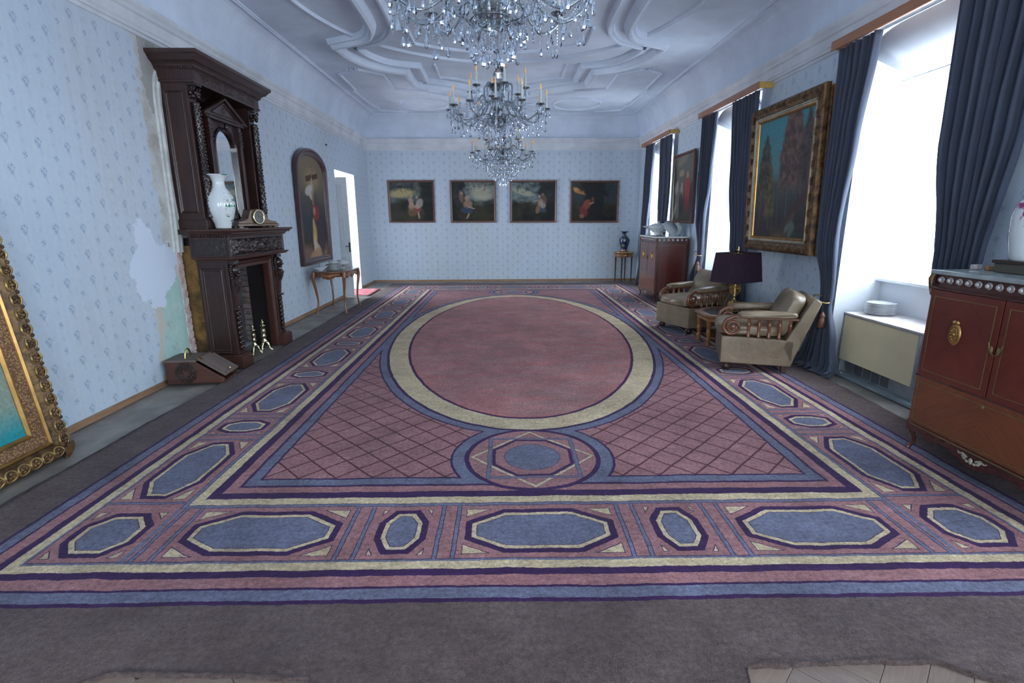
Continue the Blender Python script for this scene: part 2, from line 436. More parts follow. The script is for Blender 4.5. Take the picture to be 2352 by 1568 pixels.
for s_ in (-1, 1):
    for yy in (12.3, 2*YCP-12.3):
        q = [(s_*1.68+.52*math.cos(a*PI/20), yy+.56*math.sin(a*PI/20)) for a in range(40)]
        obj('oval_moulding', M().sweep(q, thin, True, base=ZC), MCEIL, bpy.data.objects['ceiling'])
# small acanthus tufts on the panel corners
for s_ in (-1, 1):
    m = M()
    for k in range(7):
        a = -.9+k*.3; m.ball((s_*2.52+.09*math.sin(a)*(1+k % 2*.4), 9.50+.09*math.cos(a), ZC-.012), .035, 8, 5, (.5, 1.2, .5))
    obj('acanthus', m, MCEIL, bpy.data.objects['ceiling'])

# ------------------------------------------------------------ windows
MFRAME = mat('white_window_paint', (.78, .80, .82), .4, 0, .03, 5)
def glass_mat():
    g = Gr('window_glass'); t = g.n.new('ShaderNodeBsdfTransparent'); gl = g.n.new('ShaderNodeBsdfGlossy'); gl.inputs['Roughness'].default_value = .02
    nz = g.noise(g.co('Object'), 3); t.inputs[0].default_value = (.96, .98, 1, 1)
    mx_ = g.n.new('ShaderNodeMixShader'); g._in(mx_.inputs[0], nz*.02+.05); g.l.new(t.outputs[0], mx_.inputs[1]); g.l.new(gl.outputs[0], mx_.inputs[2])
    g.l.new(mx_.outputs[0], g.out.inputs[0]); return g.mat
MGLASS = glass_mat()
def sheer_mat():
    g = Gr('sheer_voile'); t = g.n.new('ShaderNodeBsdfTransparent'); tl = g.n.new('ShaderNodeBsdfTranslucent'); df = g.n.new('ShaderNodeBsdfDiffuse')
    nz = g.noise(g.co('Object', (1, 40, 1)), 3)
    tl.inputs[0].default_value = (.86, .88, .92, 1); df.inputs[0].default_value = (.8, .82, .86, 1)
    a = g.n.new('ShaderNodeMixShader'); a.inputs[0].default_value = .35; g.l.new(tl.outputs[0], a.inputs[1]); g.l.new(df.outputs[0], a.inputs[2])
    b = g.n.new('ShaderNodeMixShader'); g._in(b.inputs[0], nz*.3+.55); g.l.new(t.outputs[0], b.inputs[1]); g.l.new(a.outputs[0], b.inputs[2])
    g.l.new(b.outputs[0], g.out.inputs[0]); return g.mat
MSHEER = sheer_mat()
def make_window(i, c):
    y0, y1 = c-.75, c+.75
    m = M()
    # jambs (thin plaster skins), niche back below the sill, sloping arched soffit
    m.box(XR-.0, XR+.5, y0-.004, y0+.006, 0, 3.25); m.box(XR-.0, XR+.5, y1-.006, y1+.004, 0, 3.25)
    n = 16; vs = []
    for k in range(n+1):
        t = -1+2*k/n; y = c+t*.75; zf = 3.255-.16*t**6; vs += [(XR-.001, y, zf), (XR+.5, y, 2.89)]
    m2 = M(); m2.add(vs, [(2*k, 2*k+1, 2*k+3, 2*k+2) for k in range(n)], True)
    r = struct(obj('window_%d' % i, m, MREV))
    obj('soffit', m2, MREV, r, solid=.01)
    # niche parapet below sill and window frame
    obj('parapet', M().box(XR+.46, XR+.62, y0, y1, 0, .955), MREV, r)
    obj('sill', M().box(XR+.40, XR+.66, y0, y1, .955, .985), MFRAME, r, bevel=.005)
    f = M(); X0, X1 = XR+.52, XR+.58
    f.box(X0, X1, y0, y0+.07, .98, 2.95); f.box(X0, X1, y1-.07, y1, .98, 2.95)
    f.box(X0, X1, y0, y1, .98, 1.04); f.box(X0, X1, y0, y1, 2.83, 2.95); f.box(X0, X1, y0, y1, 2.20, 2.27)
    f.box(X0-.01, X1, c-.045, c+.045, .98, 2.85)
    obj('window_frame', f, MFRAME, r, bevel=.004)
    for a, b in ((y0+.07, c-.045), (c+.045, y1-.07)):
        for z0, z1 in ((1.04, 2.20), (2.27, 2.83)): obj('pane', M().box(XR+.545, XR+.549, a, b, z0, z1), MGLASS, r)
    return r
WINS = [make_window(i+1, c) for i, c in enumerate(WIN_C)]
MBLOCK = mat('outer_wall_render', (.4, .4, .4), .9)
for c in WIN_C: pass

# door in the left wall
MDOOR = mat('cool_white_door_paint', (.62, .66, .68), .45, 0, .05, 3)
D = struct(obj('door_1', M().box(XL-.46, XL+.001, DOOR[0]-.006, DOOR[0]+.004, 0, 2.59).box(XL-.46, XL+.001, 12.396, 12.404, 0, 2.59).box(XL-.46, XL+.001, 10.97, 12.4, 2.586, 2.594), MREV))
def leaf(parent, w, h, mtx):
    m = M().box(0, w, -.02, .02, 0, h); 
    o = obj('door_leaf', m, MDOOR, parent, bevel=.003); o.matrix_local = mtx
    for z0, z1 in ((.18, .85), (.98, 1.62), (1.75, h-.13)):
        for s_ in (-1, 1):
            obj('panel', M().sweep([(.1, z0), (w-.1, z0), (w-.1, z1), (.1, z1)], [(0, 0), (.0, .012), (.02, .006), (.03, 0)], True, 'XZ', 0).xf(Matrix.Diagonal((1, s_, 1, 1)) @ Matrix.Translation((0, .02, 0))), MDOOR, o)
    return o
# near leaf stands half closed in the depth of the opening, far leaf is pushed back into the next room
L1 = leaf(D, .62, 2.43, Matrix.Translation((XL-.42, 11.03, .012)) @ Matrix.Rotation(math.radians(2), 4, 'Z'))
nr = M().box(XL-2.1, XL-2.0, 9.6, 11.2, 0, 3.2).box(XL-2.0, XL-.45, 9.6, 9.7, 0, 3.2).box(XL-2.1, XL-.45, 9.6, 14.2, 3.2, 3.3)  # unseen partial walls added beyond the doorway to limit the incoming daylight
obj('door_light_baffle', nr, MREV, D)
L2 = leaf(D, .66, 2.50, Matrix.Translation((XL-.46, 12.38, .01)) @ Matrix.Rotation(math.radians(172), 4, 'Z'))
MDKM = mat('dark_iron', (.05, .045, .04), .4, .8)
obj('handle', M().tube([(.60, -.02, 1.05), (.60, -.06, 1.05), (.53, -.065, 1.05)], .008, 8).box(.585, .615, -.024, -.018, .93, 1.13), MDKM, L1)
obj('handle', M().tube([(.60, .02, 1.05), (.60, .06, 1.05), (.53, .065, 1.05)], .008, 8).box(.585, .615, .018, .026, .93, 1.13), MDKM, L2)
MCAS = wood('ochre_door_casing', (.50, .38, .22), (.36, .26, .15), .5, 'Z')
obj('casing', M().box(XL-.47, XL-.44, 12.36, 12.40, 0, 2.55), MCAS, D, bevel=.004)
obj('threshold', M().box(XL-.46, XL+.02, 10.97, 12.4, -.02, .006), mat('pale_threshold', (.6, .58, .54), .5), D)

# torn brickwork edge of the fireplace recess
MBRK = mat('whitewashed_brick', (.62, .56, .54), .9, 0, .22, 14, .5, 30, .2, col2=(.50, .32, .27))
MRECW = mat('grey_mortar_back', (.36, .38, .40), .9, 0, .15, 4, .3, 25, .2)
rec = M().box(XL-.46, XL-.44, 5.4, 7.1, 0, 1.5).box(XL-.44, XL-.03, 6.985, 7.0, 0, 1.44).box(XL-.44, XL-.03, 5.52, 5.535, 0, 1.44)
obj('recess_lining', rec, MRECW, WALL_L)
random.seed(3)
for side, yb in (('n', 5.53), ('f', 6.99)):
    z = 0.0
    while z < 1.40:
        h = .066+random.uniform(-.004, .004); d = random.uniform(-.004, .007)
        m = M(); j = lambda: random.uniform(-.006, .006)
        if side == 'n': x0, x1, ya, yb_ = XL-.12, XL+.006+j(), yb-.062+d*.5, yb+.035+d
        else: x0, x1, ya, yb_ = XL-.12, XL+.004+j(), yb-.05+d, yb+.05
        m.box(x0, x1, ya, yb_, z+.005, z+h)
        m.v = [(p[0]+j()*.6, p[1]+j(), p[2]+j()*.5) for p in m.v]
        obj('brick', m, MBRK, WALL_L, bevel=.004)
        z += h+.007
obj('broken_plaster_edge', M().box(XL-.12, XL+.003, 5.475, 5.556, 0, 1.42), MBRK, WALL_L)
obj('brick_lintel', M().box(XL-.15, XL-.002, 5.5, 7.02, 1.42, 1.49), MBRK, WALL_L)
# remains of a stucco surround beside the fireplace
pr = [(-.09, 0), (-.085, .018), (-.06, .022), (-.05, .010), (-.03, .012), (-.015, .03), (.02, .034), (.035, .018), (.06, .016), (.07, 0)]
MSTUC = mat('chipped_stucco', (.60, .61, .58), .85, 0, .12, 7, .5, 25, .2)
q = arc([(5.50, 1.28), (5.52, 1.6), (5.535, 2.1), (5.55, 2.5), (5.555, 2.75), (5.60, 2.95), (5.72, 3.1)])
obj('stucco_surround', M().sweep([(a, b) for a, b in q], [(o_, h) for o_, h in pr], False, 'YZ', XL), MSTUC, WALL_L)
obj('stucco_surround', M().sweep([(7.05, 1.3), (7.05, 2.9)], [(o_, h) for o_, h in pr], False, 'YZ', XL), MSTUC, WALL_L)
# ------------------------------------------------------------ the big carpet
CR_, MV, PU_, BL, BRN = (.62, .50, .31), (.360, .172, .170), (.042, .009, .070), (.155, .165, .235), (.128, .092, .082)
g = Gr('carpet_pile')
v0 = g.co('Object'); wob = g.noise(v0, 7, 3, .6, 0, True); wx, wy, _ = g.xyz(wob)
fz = g.noise(v0, 55, 2, .6, 0, True); fx, fy, _ = g.xyz(fz)
PX, PY, _ = g.xyz(v0)
PX = PX+(wx-.5)*.016+(fx-.5)*.007; PY = PY+(wy-.5)*.016+(fy-.5)*.007
ax, ay = g.abs(PX), g.abs(PY)
HX, HY = 2.75, 5.467
dx = (HX-ax)*(1/.945); dy = HY-ay; d = g.mn(dx, dy)
S = 1.2
BLU2 = (.16, .17, .25)
stops = [(0, BRN)]+[((a+.05)/S, c) for a, c in ((0, PU_), (.022, BL), (.087, PU_), (.104, MV), (.172, PU_), (.220, CR_), (.274, PU_), (.278, BLU2), (.291, PU_), (.294, MV), (.763, PU_), (.766, BLU2), (.790, PU_), (.794, CR_), (.864, PU_), (.928, MV), (.995, PU_), (1.016, BL), (1.087, PU_), (1.103, MV))]
col = g.ramp((d+.05)*(1/S), stops, True)
# border compartments: seven long and six short octagons along the sides
inb = g.band(d, .294, .763)
isf = g.lt(dy, .764)
isc = isf*g.lt(dx, .764)
t = g.sel(isf, ax, ay); w = g.sel(isf, dy, dx); per = g.sel(isf, 1.45, 1.40)
k = g.m('ROUND', t/per); q = g.abs(t-k*per)
r_ = g.abs(per*.5-q); small = g.lt(r_, .185)*(1-isc); long_ = (1-small)*(1-isc)
ua = g.sel(isc, g.abs(dx-.528)*.945, g.sel(small, r_, q))
aa = g.sel(isc, .185, g.sel(small, .132, .395)); bb = .195
Y = g.abs(w-.528)
na, nb = ua/aa, Y*(1/bb)
diag = na*.6+nb*.5-.8; gr = g.sqrt((.6/aa)*(.6/aa)+(.5/bb)**2)
dg = diag/gr
oc = g.mx(ua-aa, Y-bb, dg)
ocol = g.ramp(oc+.5, [(0, BL), (.5-.0635, PU_), (.5-.060, CR_), (.5-.038, PU_), (.5, MV)], True)
posts = g.band(q, .432, .450)+g.band(q, .520, .538)
postl = g.band(q, .428, .454)+g.band(q, .516, .542)
inner = g.lt(oc, 0)
tri = g.gt(dg, .040)*g.lt(ua, aa+.002)*g.lt(Y, bb+.002)*inb
tril = g.gt(dg, .035)*g.lt(ua, aa+.006)*g.lt(Y, bb+.006)*inb
mask_post = inb*(1-isc)
col = g.mix(mask_post*g.mn(postl, 1.0), col, PU_); col = g.mix(mask_post*g.mn(posts, 1.0), col, BLU2)
col = g.mix(inb*inner, col, ocol)
col = g.mix(tril, col, PU_); col = g.mix(tri, col, CR_)
# corner compartment rules
cl = isf*g.band(dx, .763, .790)*inb+(1-isf)*0
col = g.mix(g.mn(cl, 1.0), col, BLU2)
# oval ring and small roundels
EA, EB = 1.69, 3.62
R_ = g.sqrt(PX*PX*(1/EA**2)+PY*PY*(1/EB**2)); gg = g.sqrt(PX*PX*(1/EA**4)+PY*PY*(1/EB**4))/R_
sE = (R_-1)/gg
cy_ = ay-4.085; sC = g.sqrt(PX*PX+cy_*cy_)
gsp = g.mn(d-1.087, sE-.100, sC-.543)
inF = g.gt(d, 1.016)
l1 = g.m('FRACT', (ax-1.722)*(1/.232)+(ay-4.362)*(1/.239)+.5); l2 = g.m('FRACT', (ax-1.722)*(1/.232)-(ay-4.362)*(1/.239)+.5)
lat = g.mx(g.lt(g.abs(l1-.5), .040), g.lt(g.abs(l2-.5), .040))
LAT = (.105, .028, .028)
field = g.mix(lat, MV, LAT)
sp = g.mix(g.gt(gsp, .016), PU_, field); sp = g.mix(g.gt(gsp, 0), BL, sp)
col = g.mix(inF, col, sp)
CEN = g.mix(g.step(g.noise(g.co('Object', (.7, 3.2, 1)), 2.2, 5, .65), .35, .68), (.46, .178, .165), (.37, .212, .190))
CEN = g.mix(g.step(g.noise(g.co('Object', (.35, 5, 1), (3, 1, 0)), 3.2, 3, .6), .68, .76)*.6, CEN, (.19, .18, .23))
ring = g.ramp((sE+.5), [(0, (1, 0, 0)), (.5-.252, PU_), (.5-.222, CR_), (.5, PU_), (.53, BL)], True)
ring = g.mix(g.lt(sE, -.252), ring, CEN)
col = g.mix(g.lt(sE, .03)*g.gt(d, .9), col, ring)
# roundel interior: mauve disc, two crossed squares, octagon, blue disc
sqr = g.mx(g.abs(PX), g.abs(cy_)); dia = (g.abs(PX)+g.abs(cy_))*.7071
roct = g.mx(sqr, dia)
rc = g.mix(g.lt(sC, .192), MV, PU_); rc = g.mix(g.lt(sC, .188), rc, BL)
rc = g.mix(g.band(roct, .250, .274), rc, PU_)
rc = g.mix(g.band(dia, .276, .304), rc, PU_); rc = g.mix(g.band(dia, .279, .301), rc, CR_)
rc = g.mix(g.band(sqr, .277, .306), rc, PU_); rc = g.mix(g.band(sqr, .280, .303), rc, BL)
rc = g.mix(g.gt(sC, .430), rc, PU_)
col = g.mix(g.lt(sC, .463)*g.gt(d, .9), col, rc)
# pile: worn lighter and greyer patches, combed streaks
wear = g.noise(v0, 1.1, 5, .62); str_ = g.noise(g.co('Object', (1.2, 6, 1), (0, 0, 0), (0, 0, .15)), 6, 4, .6); fine = g.noise(v0, 210, 2, .7)
col = g.mul(1, col, g.ramp(wear*.6+str_*.4, [(.34, (.70, .69, .70)), (.64, (1.22, 1.19, 1.16))]))
med = g.noise(v0, 48, 4, .75); pat = g.noise(g.co('Object', (1, 1, 1), (9, 2, 0)), 3.3, 5, .7)
col = g.mul(.85, col, g.ramp(med, [(.34, (.62, .60, .60)), (.66, (1.34, 1.34, 1.34))]))
col = g.mul(.8, col, g.ramp(pat, [(.34, (.80, .76, .74)), (.64, (1.14, 1.16, 1.18))]))
col = g.mul(.9, col, g.ramp(fine, [(.28, (.55, .55, .55)), (.72, (1.25, 1.25, 1.25))]))
tuft = g.vor(v0, 160); h = fine*.6+g.noise(v0, 26, 3)*.6+tuft*.3+g.noise(v0, 5, 3)*1.2
g.bsdf(col, .95, 0, .08, g.bump(h, .75, .012), **{'Sheen Weight': .12, 'Sheen Roughness': .5, 'Sheen Tint': (.8, .8, .95)})
MRUG = g.mat
RCX, RCY, RROT, RT = .215, 7.35, -.006, .016
x0, x1, yb = -3.045, 3.05, 5.80
nx, ny = 330, 300
def front(X):      # ragged front edge in world y
    pts = [(-4, 1.30), (-1.62, 1.33), (-1.47, 1.50), (-1.40, 1.552), (-.9, 1.535), (-.66, 1.515), (-.60, 1.40), (.2, 1.25), (.80, 1.26), (.885, 1.45), (.905, 1.545), (1.3, 1.556), (1.62, 1.552), (1.70, 1.50), (1.80, 1.455), (2.3, 1.43), (4, 1.40)]
    for (a, b), (c, d_) in zip(pts, pts[1:]):
        if a <= X <= c: y = b+(d_-b)*(X-a)/(c-a); break
    return y+.010*mnoise.noise((X*9, 1, 0))+.007*mnoise.noise((X*37, 5, 0))+.004*mnoise.noise((X*120, 9, 0))
vs = []; ca, sa = math.cos(RROT), math.sin(RROT)
for j in range(ny+1):
    tv = j/ny
    for i in range(nx+1):
        # denser columns toward the visible edges
        X = x0+(x1-x0)*i/nx
        if j == 0 or True:
            y_f = front(X+RCX)-RCY
        s_ = tv**1.5
        Yl = y_f+(yb-y_f)*s_
        Xe = X+(.02*mnoise.noise((Yl*1.3, 3, 0))+.008*mnoise.noise((Yl*11, 7, 0)) if i in (0, nx) else 0)
        if i == 0: Xe += -.04*max(0, 1-abs(Yl+4.5)/2)
        z = RT+.0035*mnoise.noise((X*2.1, Yl*2.1, 0))+.0035*mnoise.noise((X*7, Yl*6, 4))+(.0025*mnoise.noise((X*40, Yl*40, 2)) if tv < .3 else 0)
        if j < 3: z += .004+.007*mnoise.noise((X*25, 0, j))
        vs.append((Xe, Yl, z))
m = M(); nn = nx+1
m.add(vs, [(j*nn+i, j*nn+i+1, (j+1)*nn+i+1, (j+1)*nn+i) for j in range(ny) for i in range(nx)], True)
edge = [i for i in range(nn)]+[j*nn+nx for j in range(1, ny+1)]+[ny*nn+i for i in range(nx-1, -1, -1)]+[j*nn for j in range(ny-1, 0, -1)]
ev = [(vs[i][0], vs[i][1], -.004) for i in edge]; o_ = len(m.v); m.v += ev; ne = len(edge)
for i in range(ne): j = (i+1) % ne; m.f.append((edge[i], o_+i, o_+j, edge[j])); m.sm.append(True)
RUG = tag(obj('carpet', m, MRUG, None, (RCX, RCY, 0), (0, 0, RROT), fix=False), 'huge mauve carpet with purple, blue and cream octagon borders and central oval', 'carpet')
# small red rug in the doorway
g = Gr('red_rug'); v = g.co('Object'); n1 = g.noise(g.co('Object', (1, 3, 1)), 4, 3); vo = g.vor(v, 7)
c = g.ramp(n1, [(.35, (.30, .035, .05)), (.55, (.42, .10, .12)), (.68, (.12, .08, .16))])
g.bsdf(g.mix(g.step(vo, .42, .5)*.5, c, (.45, .25, .25)), .95, 0, .1, g.bump(g.noise(v, 120), .4, .005)); MRED = g.mat
m = M().grid(lambda a, b: (-4.2+a*1.31, 11.16+b*1.06, .010+.003*mnoise.noise((a*6, b*6, 1))), 24, 16)
fr_ = M()
for k in range(70): fr_.box(-4.1+k*.0172, -4.1+k*.0172+.009, 11.11, 11.162, .002, .007)
redo = obj('rug', m, MRED, solid=.008); o = obj('fringe', fr_, mat('cream_fringe', (.62, .58, .52), .9), redo); o['kind'] = 'stuff'
tag(redo, 'small dark red rug lying across the doorway beside the big carpet', 'rug')

# ------------------------------------------------------------ parquet blocks of the floor, laid herringbone where the carpet leaves them bare
g = Gr('oak_parquet'); v = g.co('Object')
oi = g.n.new('ShaderNodeObjectInfo'); rnd = Ex(g, oi.outputs['Random'])
n1 = g.noise(g.co('Object', (1.5, 18, 1)), 5, 5, .6)
c = g.mix(rnd, (.215, .150, .112), (.165, .118, .100)); c = g.mix(g.step(n1, .35, .65)*.5, c, (.26, .195, .15))
c = g.mix(g.step(g.noise(v, 3, 3), .45, .8)*.35, c, (.20, .175, .165))
g.bsdf(c, .42, 0, .4, g.bump(n1, .06, .002)); MPARQ = g.mat
LP, WP = .48, .12
pm = M().box(0, LP-.0014, 0, WP-.0014, -.010, .0)
pl_me = None
def plank(x, y, a):
    global pl_me
    if pl_me is None:
        o = obj('parquet_block', pm, MPARQ, FLOOR, (x, y, 0), (0, 0, a), bevel=.0015); pl_me = o; return
    c_ = pl_me.copy(); C.objects.link(c_); c_.parent = FLOOR; c_.location = (x, y, 0); c_.rotation_euler = (0, 0, a)
def herring(xa, xb, ya, yb, ox=0, oy=0, ang=PI/4):
    # classic herringbone in a rotated frame
    ca, sa = math.cos(ang), math.sin(ang)
    R = 40
    for i in range(-R, R):
        for j in range(-R, R):
            for kind in (0, 1):
                bx = i*WP+j*LP; by = i*WP-j*LP
                px, py, rot = (bx, by, 0) if kind == 0 else (bx+WP, by+WP, PI/2)
                X = ox+px*ca-py*sa; Y_ = oy+px*sa+py*ca
                cxm = X+(LP/2*math.cos(rot+ang)-WP/2*math.sin(rot+ang)); cym = Y_+(LP/2*math.sin(rot+ang)+WP/2*math.cos(rot+ang))
                if xa < cxm < xb and ya < cym < yb: plank(X, Y_, rot+ang)
herring(-1.9, 2.25, .85, 1.75, .03, .02)

# ------------------------------------------------------------ curtains
g = Gr('slate_blue_curtain'); v = g.co('Object'); n1 = g.noise(g.co('Object', (1, 1, .15)), 9, 3); wv = g.noise(v, 300, 2)
g.bsdf(g.mix(n1, (.050, .060, .088), (.088, .098, .130)), .8, 0, .2, g.bump(wv, .15, .002), **{'Sheen Weight': .5, 'Sheen Roughness': .4, 'Sheen Tint': (.5, .6, .9)}); MCURT = g.mat
def curtain(name, keys, folds, label, cat, group, mt=MCURT, x=3.37, amp=.045, seed=0, nz=70, loc=None, pool=0.0, thick=.006):
    """keys: [(z, y_far, y_near, amplitude factor, x shift)] from the top down"""
    zs = [k_[0] for k_ in keys]
    def at(z):
        for a, b in zip(keys, keys[1:]):
            if a[0] >= z >= b[0]:
                t = (a[0]-z)/(a[0]-b[0]); t = t*t*(3-2*t); return [p+(q_-p)*t for p, q_ in zip(a, b)]
        return list(keys[-1])
    nu = folds*10
    def f(a, b):
        z = zs[0]+(zs[-1]-zs[0])*b; k_ = at(z); ph = a*folds*2*PI
        ph += 1.1*mnoise.noise((a*4+seed, z*.35, seed))+.5*mnoise.noise((a*9, z*.8, seed+3))
        y = k_[1]+(k_[2]-k_[1])*a+.008*mnoise.noise((a*7, z*2, seed))
        am = amp*k_[3]*(.75+.5*mnoise.noise((a*3.3, seed, 9)))
        xx = x+k_[4]+am*math.sin(ph)+am*.35*math.sin(2.3*ph+seed)
        y += am*.35*math.cos(ph)
        zz = z
        if pool and z < .10:
            zz = .02+.08*abs(mnoise.noise((a*8, b*30, seed)))+max(0, z)*.5; xx -= pool*(1-z/.10)*(.6+.6*mnoise.noise((a*5, seed, 1)))
        return (xx, y, zz)
    m = M().grid(f, nu, nz)
    return m
PEL = wood('orange_pelmet_wood', (.40, .17, .075), (.28, .11, .05), .4, 'Y', coat=.2)
MPEND = mat('yellow_pine_end', (.52, .33, .08), .5)
MGOLDC = mat('gold_cord', (.45, .32, .12), .4, .4)
pell = {2: 'red-brown wooden curtain pelmet over the nearest window', 3: 'red-brown wooden curtain pelmet over the middle window', 4: 'red-brown wooden curtain pelmet over the farthest window'}
for i in (2, 3, 4):
    c = WIN_C[i]; a, b = c-1.05, c+1.04
    r = thing('pelmet', pell[i], 'pelmet', (XR, c, 3.22), group=None)
    obj('front_board', M().box(-.205, -.185, a-c, b-c, -.012, .075), PEL, r, bevel=.003)
    obj('return_board', M().box(-.185, 0, a-c, a-c+.02, 0, .075), MPEND, r, bevel=.003)['label'] = 'ochre end board'
    obj('return_board', M().box(-.185, 0, b-c-.02, b-c, 0, .075), PEL, r, bevel=.003)
    obj('rail', M().tube([(-.06, a-c+.03, .055), (-.06, b-c-.03, .055)], .010), MFRAME, r)
def drape(label, keys, folds, seed, pool=0.0, tie=None, amp=.04):
    r = thing('curtain', label, 'curtain', (3.37, (keys[-1][1]+keys[-1][2])/2, 0))
    ox, oy = r.location.x, r.location.y
    mb = curtain('c', keys, folds, None, None, None, seed=seed, pool=pool, amp=amp, x=3.37).xf(Matrix.Translation((-ox, -oy, 0)))
    obj('drape', mb, MCURT, r, solid=.006)
    if tie:
        z, y0, y1 = tie
        pts = [(3.37+.062*math.sin(t_*2*PI/24)-ox, (y0+y1)/2+(abs(y1-y0)/2+.005)*math.cos(t_*2*PI/24)-oy, z+.03*math.cos(t_*2*PI/24)) for t_ in range(24)]
        obj('tieback', M().tube(pts, .007, 8, True), MGOLDC, r)
        if y0 > 0:
            obj('tassel', M().lathe([(.004, .0), (.022, -.03), (.03, -.045), (.018, -.06), (.03, -.075), (.042, -.16), (.036, -.17), (.0001, -.17)], 12, (3.34-ox, min(y0, y1)+.0-oy, z-.12)), wood('tassel_brown', (.20, .08, .045), (.12, .05, .03), .6, 'Z'), r)
    return r
drape('slate blue curtain tied back and pooling on the floor beside the radiator cover',
      [(3.216, 5.62, 5.02, 1, 0), (2.3, 5.60, 5.12, 1, 0), (1.4, 5.58, 5.22, .9, 0), (.80, 5.48, 5.26, .6, .05), (.72, 5.47, 5.27, .6, .05), (.35, 5.56, 5.05, 1.2, 0), (.02, 5.66, 4.93, 1.6, -.02), (0, 5.70, 4.90, 1.6, -.04)], 7, 1, pool=.12, tie=(.76, 5.27, 5.47))
drape('slate blue curtain hanging behind the near cabinet at the right edge',
      [(3.216, 4.20, 3.42, 1, 0), (2.2, 4.18, 3.48, 1, 0), (1.26, 4.03, 3.60, 1, 0), (.8, 3.95, 3.68, 1, 0), (0, 3.98, 3.62, 1, 0)], 8, 2)
drape('slate blue curtain tied back low behind the farther armchair',
      [(3.216, 9.22, 8.60, 1, 0), (2.2, 9.20, 8.68, 1, 0), (1.6, 9.16, 8.80, .9, 0), (1.05, 9.04, 8.88, .8, .03), (.97, 9.04, 8.88, .8, .03), (.5, 9.30, 8.85, 1.1, 0), (0, 9.55, 8.80, 1.3, 0)], 7, 3, tie=(1.0, 8.88, 9.05))
drape('slate blue curtain hanging behind the dark lampshade, left of the forest painting',
      [(3.216, 8.04, 7.27, 1, 0), (2.2, 7.92, 7.25, 1, 0), (1.2, 7.72, 7.20, 1, 0), (.80, 7.60, 7.22, .7, .045), (0, 7.66, 7.18, .7, .045)], 8, 4)
drape('slate blue curtain farthest down the room, nearest the back wall',
      [(3.216, 12.70, 12.05, 1, 0), (2.2, 12.74, 12.14, 1, 0), (1.35, 12.80, 12.30, .9, 0), (.95, 12.82, 12.42, .8, .0), (.5, 12.86, 12.30, 1, 0), (0, 12.95, 12.25, 1.2, -.02)], 7, 5)
drape('slate blue curtain behind the farther cabinet, left of the small figure painting',
      [(3.216, 11.52, 10.84, 1, 0), (2.2, 11.46, 10.80, 1, 0), (1.2, 11.38, 10.92, 1, 0), (0, 11.3, 10.95, 1, 0)], 7, 6)
SHL = {2: 'white sheer curtain against the nearest window above the radiator cover', 3: 'white sheer curtain inside the middle window', 4: 'white sheer curtain inside the farthest window'}
for i in (2, 3, 4):
    c = WIN_C[i]
    for (a, b), nm in (((c+.74, c+.16), 'panel_far'), ((c-.20, c-.74), 'panel_near')):
        pass
    r = thing('sheer_curtain', SHL[i], 'curtain', (XR+.36, c, 1.0))
    for a, b in ((c+.735, c+.28), (c-.28, c-.735)):
        sh = curtain('s', [(2.86, a, b, 1, 0), (1.8, a, b, 1, 0), (1.0, a, b, 1, 0)], 9, None, None, None, x=XR+.36, amp=.018, seed=i*3+a).xf(Matrix.Translation((-XR-.36, -c, -1.0)))
        obj('voile', sh, MSHEER, r)
    obj('rod', M().tube([(0, -.74, 1.87), (0, .74, 1.87)], .008), MFRAME, r)
# ------------------------------------------------------------ carving helpers
def carve(fn_plane, nu, nv, seed=0, depth=.02, freq=6, mirror=True):
    """relief patch: fn_plane(a,b,h) -> point"""
    def f(a, b):
        aa = abs(a-.5)*2 if mirror else a
        n = mnoise.noise((aa*freq*.9+seed, b*freq*.35, seed)); n2 = mnoise.noise((aa*freq*2.3, b*freq*.9+seed, 3.1))
        sc = math.sin(aa*freq*2.2+3*n+2.2*math.sin(b*PI*1.2+seed))*math.cos(b*PI*2+aa*freq*1.3+2*n2)
        e = min(1, 6*min(a, 1-a), 5*min(b, 1-b))
        h = depth*e*(.35+.65*abs(sc)+.35*n2)
        return fn_plane(a, b, h)
    return M().grid(f, nu, nv)
MWAL = wood('carved_walnut', (.050, .021, .017), (.017, .009, .009), .36, 'Z', spec=.45, coat=.15)
MWAH = wood('carved_walnut_across', (.048, .021, .017), (.017, .009, .009), .36, 'Y', spec=.45, coat=.15)
MWAR = wood('reddish_walnut_plinth', (.085, .030, .020), (.038, .015, .011), .4, 'Y', coat=.1)
MWD = wood('dark_relief_walnut', (.030, .016, .015), (.010, .006, .007), .28, 'Z', coat=.3)
